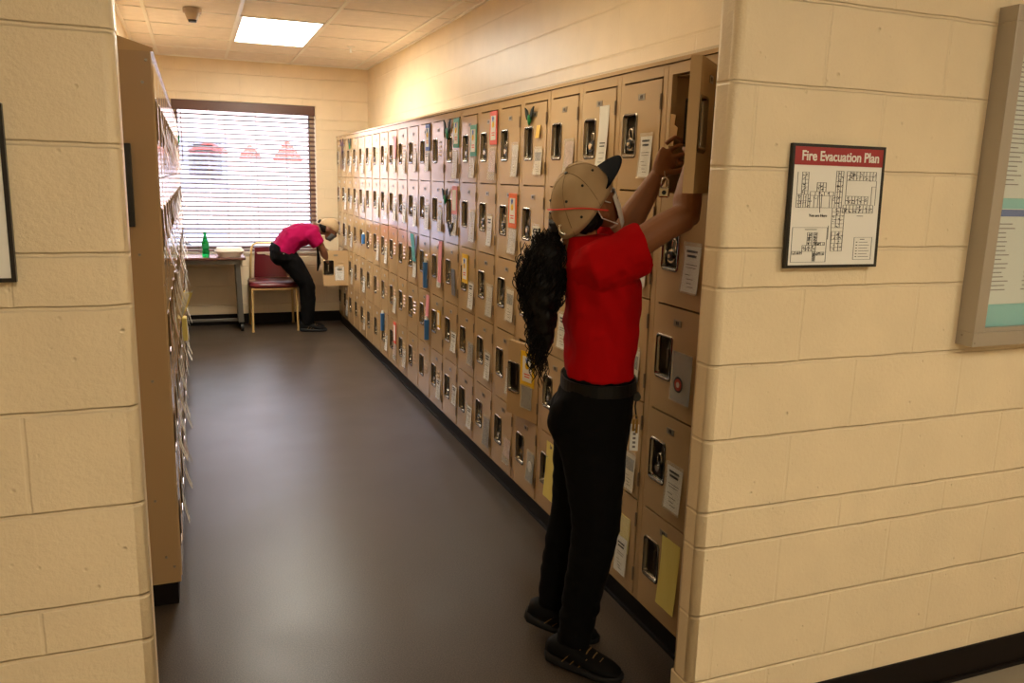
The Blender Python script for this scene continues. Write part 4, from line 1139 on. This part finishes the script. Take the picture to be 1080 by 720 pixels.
def pantfold(co):
    a_ = .005*noise.noise(Vector((co.x*10, co.y*10, co.z*7)))+.003*noise.noise(Vector((co.x*18, co.y*18, co.z*36)))
    if co.z < .5: a_ += .0035*math.sin(co.z*95+co.x*25)*noise.noise(Vector((co.z*7, 3, co.y*4)))
    return a_
mobj('trousers', remesh(mb, .007, 4, pantfold), 'black_cloth', wm)
R0 = lambda z_, g_: ringv(V3(.079, 0, z_), .110+g_, .150+g_, ax, bx, 40, 2.3)
MB().loft([R0(.945, .004), R0(.945, .009), R0(.983, .008), R0(.983, .003)], cap=False).obj('belt', 'belt_black', wm, smooth=False)
# shoes
def shoe(parent, heel, toe, lift, nm='shoe'):
    """running shoe from heel to toe (local floor points); lift tips the heel up about the toe"""
    heel, toe = Vector(heel), Vector(toe); L = .262
    d = (toe-heel); d.z = 0; d.normalize(); sd = Z.cross(d)
    base0 = toe-d*L
    piv = toe-d*.06
    rot = Matrix.Rotation(lift, 4, sd) if lift else Matrix.Identity(4)
    def T(p): return piv+rot @ (p-piv)
    mbu = MB(); R = []
    for x_, w_, h0, h1 in ((0, .026, .03, .075), (.02, .034, .024, .092), (.06, .037, .02, .098), (.1, .039, .02, .092), (.14, .043, .02, .078), (.18, .046, .018, .062), (.22, .043, .018, .050), (.25, .03, .02, .04), (.262, .014, .024, .032)):
        c_ = base0+d*x_+Z*((h0+h1)/2)
        R.append([T(p) for p in ringv(c_, w_, (h1-h0)/2, sd, Z, 20, 2.4)])
    mbu.loft(R); up_ = mbu.obj(nm, 'shoe_black', parent, smooth=True)
    mbs = MB(); R = []
    for x_, w_, h0, h1 in ((-.006, .02, .012, .045), (.01, .037, .003, .042), (.06, .041, .0, .034), (.13, .044, .0, .03), (.19, .05, .0, .028), (.23, .046, .002, .028), (.26, .028, .006, .03), (.27, .012, .012, .028)):
        c_ = base0+d*x_+Z*((h0+h1)/2)
        R.append([T(p) for p in ringv(c_, w_, (h1-h0)/2, sd, Z, 20, 3.5)])
    mbs.loft(R); mbs.obj('sole', 'shoe_sole', up_, smooth=True)
    ml = MB()
    for k in range(5):
        x_ = .12+.022*k; h_ = .09-.0085*k-.004*k*k*.25
        ml.tube([T(base0+d*x_+sd*.026+Z*(h_-.018)), T(base0+d*(x_+.008)+sd*.012+Z*(h_+.001)), T(base0+d*(x_+.008)-sd*.012+Z*(h_+.001)), T(base0+d*x_-sd*.03+Z*(h_-.024))], .0022, 6)
    for k in range(3):
        x_ = .07+.03*k
        ml.tube([T(base0+d*x_-sd*.0395+Z*.03), T(base0+d*(x_+.028)-sd*.036+Z*.066)], .0018, 6)
    ml.obj('laces', 'lace_gold', up_)
    ma_ = MB(); ma_.tube([T(base0+d*.06+Z*.07), T(base0+d*.066+Z*.12)], [.031, .031], 18)
    ma_.obj('ankle_collar', 'shoe_black', up_, smooth=False)
    return up_
shoe(wm, V3(-.045, -.03, 0), V3(.192, -.142, 0), 0)
shoe(wm, V3(-.115, .128, 0), V3(.12, .1, 0), math.radians(13))
# key tag and reel on her belt
t = thing('key_tag', 'white badge and keys clipped to the front of her belt', 'badge', wm.matrix_world @ Vector((0, 0, 0)))
t.location = ORG+ES*.198+EN*(-.05)+Vector((0, 0, .93)); t.rotation_euler = (0, 0, math.atan2(ES.y, ES.x))
MB().cyl((0, -.008, 0), (0, .006, 0), .014, n=18).tube([(0, 0, -.005), (-.002, -.004, -.03), (.004, -.006, -.07)], .003, 6).obj('reel', 'lock_black', t)
MB().box(-.013, .014, -.007, -.004, -.175, -.088, bev=.001).obj('badge_card', 'paper', t)
mb = MB()
for k in range(5): mb.box(-.004, .005, -.0078, -.0069, -.165+.014*k, -.158+.014*k)
mb.obj('badge_text', 'ink_soft', t)
MB().tube([(.008*math.cos(a_), -.012, -.065+.008*math.sin(a_)) for a_ in [2*PI*k/12 for k in range(12)]], .0012, 6, closed=True).box(.002, .01, -.014, -.012, -.115, -.07, bev=.0005).box(-.008, -.001, -.016, -.0145, -.108, -.07, bev=.0005).obj('keys', 'brass', t)
# padlock hanging from her left hand
t = lock_proto('silver'); LK = ORG+ES*.262+EN*.10+Vector((0, 0, 1.558))
t.location = LK; t.rotation_euler = (0, 0, .9); t['label'] = 'small silver padlock hanging below the woman\'s left hand'; t['group'] = 'padlocks on the right lockers'
o = MB().tube([(-.01, 0, .038), (-.008, .004, .062)], .0015, 6).obj('ring', 'chrome', t)

# --- person stooping at the far end
pp = thing('person', 'person in bright pink shirt and tan cap bending over by the far window', 'person', (1.0, 8.44, 0))
def Q(x_, z_, y_=8.44): return Vector((x_-1.0, y_-8.44, z_))
mb = MB()
hd = Q(1.262, 1.035, 8.42); g = Vector((.80, -.18, -.56)).normalized(); gl = Vector((0, 1, 0)).cross(g).normalized()
side = g.cross(gl).normalized()
PM = Matrix((g, side, gl)).transposed().to_4x4()
# g: where the face looks; gl x side frame
upv = (side.cross(g)); 
if upv.z < 0: upv = -upv
PM = Matrix((g, upv.cross(g), upv)).transposed().to_4x4(); lf = upv.cross(g)
def FP(f_, l_, u_): return hd+g*f_+lf*l_+upv*u_
mb.ell(FP(0, 0, .015), (.094, .076, .09), PM)
limb(mb, [FP(.03, 0, .04), FP(.04, 0, -.03), FP(.05, 0, -.08), FP(.055, 0, -.1)], [(.058, .056), (.056, .056), (.036, .04), (.02, .022)], ref=g)
mb.ell(FP(.094, 0, -.022), (.016, .012, .02), PM); mb.ell(FP(.084, 0, -.06), (.012, .022, .01), PM)
for sg in (-1, 1): mb.ell(FP(.0, sg*.078, -.012), (.016, .009, .028), PM)
limb(mb, [hd-g*.03-upv*.03, Q(1.17, 1.03), Q(1.10, 1.03)], [.055, .055, .07])
for sg, el_, wr_ in ((-1, Q(1.185, .83, 8.27+.02), Q(1.235, .70, 8.33)), (1, Q(1.2, .83, 8.58), Q(1.33, .72, 8.46))):
    sh_ = Q(1.10, 1.0, 8.44+sg*.16)
    limb(mb, [sh_, lerp(sh_, el_, .5), el_], [.036, .038, .036]); limb(mb, [el_, lerp(el_, wr_, .4), wr_], [.038, .036, .024])
    dd = (wr_-el_).normalized()
    limb(mb, [wr_, wr_+dd*.03, wr_+dd*.075], [(.022, .02), (.036, .018), (.036, .012)])
    for i in range(4): finger(mb, wr_+dd*.07+Vector((.0, (i-1.5)*.018, 0)), [dd, dd+Vector((.3, 0, -.3)), dd+Vector((.5, 0, -.5))], [.032-.003*abs(i-1.5), .024, .016], .009)
    finger(mb, wr_+dd*.02+Vector((.0, -sg*.026, 0)), [dd+Vector((.3, -sg*.4, 0)), dd], [.03, .026], .01)
limb(mb, [Q(.9, .86), Q(.97, .97), Q(1.08, 1.01), Q(1.14, 1.02)], [(.07, .11), (.08, .13), (.08, .14), (.06, .1)])
mobj('body', remesh(mb, .0055, 3), 'skin_far', pp)
for sg in (-1, 1): MB().ell(FP(.083, sg*.031, 0), (.007, .01, .007), PM, u=10, v=8).obj('eye', 'eye_dark', pp)
def fm2(u, v):
    an = (u-.5)*2.2
    return FP((.094-.010*abs(v-.5))*math.cos(an)+.008-(.016*(1-v)), .074*math.sin(an), -.02-.075*(1-v))
MB().sheet(fm2, 12, 6, .003, g).obj('face_mask', 'photo_grey', pp, smooth=True)
mb = MB(); R = []
def tr(x_, z_, a_, b_, dx, dz):
    d = Vector((dx, 0, dz)).normalized(); n_ = Vector((-d.z, 0, d.x))
    R.append(ringv(Q(x_, z_), a_, b_, n_, Vector((0, 1, 0)), 24, 2.3))
tr(.805, .80, .115, .165, .4, 1); tr(.85, .875, .12, .165, .5, 1); tr(.91, .945, .125, .17, .9, .9); tr(.99, .975, .12, .18, 1, .25); tr(1.07, .985, .105, .185, 1, .0); tr(1.13, .995, .08, .15, 1, 0); tr(1.165, 1.01, .06, .08, 1, .1)
mb.loft(R)
for sg in (-1, 1):
    sh_ = Q(1.08, .985, 8.44+sg*.15); el_ = Q(1.185, .83, 8.29) if sg < 0 else Q(1.2, .83, 8.58)
    limb(mb, [Q(1.04, .99, 8.44+sg*.09), sh_, lerp(sh_, el_, .62)], [.075, .078, .07])
mobj('shirt', remesh(mb, .008, 4, fold_noise(14, .009)), 'pink_shirt', pp)
mb = MB(); R = []
tr(.79, .86, .10, .155, .5, 1); tr(.80, .80, .125, .17, .3, 1); tr(.82, .73, .13, .17, .0, 1); 
mb.loft(R)
mb.ell(Q(.78, .77), (.10, .16, .10))
for sg in (-1, 1):
    y_ = 8.44+sg*.075
    limb(mb, [Q(.83, .78, y_), Q(.91, .67, y_), Q(.99, .55, y_), Q(1.035, .46, y_), Q(1.045, .34, y_), Q(1.035, .2, y_), Q(1.03, .07, y_)], [(.11, .08), (.1, .08), (.085, .075), (.076, .068), (.07, .062), (.064, .058), (.06, .056)], ref=(1, 0, 0))
mobj('trousers', remesh(mb, .009, 4, fold_noise(16, .007)), 'black_cloth', pp)
MB().ell(Q(.80, .80, 8.27), (.006, .004, .006), u=8, v=6).obj('pocket_stud', 'chrome', pp)
for sg in (-1, 1): shoe(pp, Q(.99, 0, 8.44+sg*.08), Q(1.21, 0, 8.42+sg*.09), 0)
rings = []
for k in range(9):
    a_ = k/8*PI/2*.98; c_ = math.cos(a_); sn = math.sin(a_)
    rings.append([FP(-.004+.104*c_*math.cos(b_), .086*c_*math.sin(b_), .018+.1*sn-.03*max(0, -math.cos(b_))*(1-k/8)) for b_ in [2*PI*j/28 for j in range(28)]])
mb = MB(); mb.loft(rings); cr = mb.obj('cap', 'cap_tan', pp, smooth=True)
def brim2(u, v):
    an = (u-.5)*2.2; rr = .1+.07*v*math.cos(an*.72)
    return FP(-.004+rr*math.cos(an), .086*math.sin(an), .03+.006*v-.02*math.sin(an)**2)
MB().sheet(brim2, 12, 5, .004, upv).obj('brim', 'cap_tan', cr, smooth=True)
mb = MB(); mb.ell(FP(-.035, 0, -.015), (.068, .078, .06), PM)
mb.tube([FP(-.08, 0, .0), FP(-.115, 0, .01), FP(-.12, 0, .04)], [.016, .02, .006], 10)
mobj('hair', remesh(mb, .008, 2, fold_noise(30, .008)), 'hair_black', pp)
o = MB().tube([Q(1.13, .9, 8.33), Q(1.14, .8, 8.32), Q(1.145, .70, 8.32), Q(1.13, .62, 8.32)], [.004, .012, .018, .006], 8).obj('dark_lanyard', 'black_cloth', pp)
# ------------------------------------------------------------------ light
world = bpy.data.worlds.new('world'); bpy.context.scene.world = world; world.use_nodes = True
nt = world.node_tree; bg = nt.nodes['Background']
bg.inputs['Color'].default_value = (*lin((232, 238, 255)), 1); bg.inputs['Strength'].default_value = SKY
sun = bpy.data.lights.new('sun', 'SUN'); sun.energy = SUN; sun.angle = .05; sun.color = (1, .95, .88)
so = bpy.data.objects.new('sun', sun); C.objects.link(so); so.rotation_euler = (math.radians(40), math.radians(8), math.radians(-20))
vs = bpy.context.scene.view_settings
bpy.context.scene.display_settings.display_device = 'sRGB'
vs.view_transform = 'Standard'; vs.look = 'None'; vs.gamma = 1; vs.use_curve_mapping = False; vs.exposure = EXPO
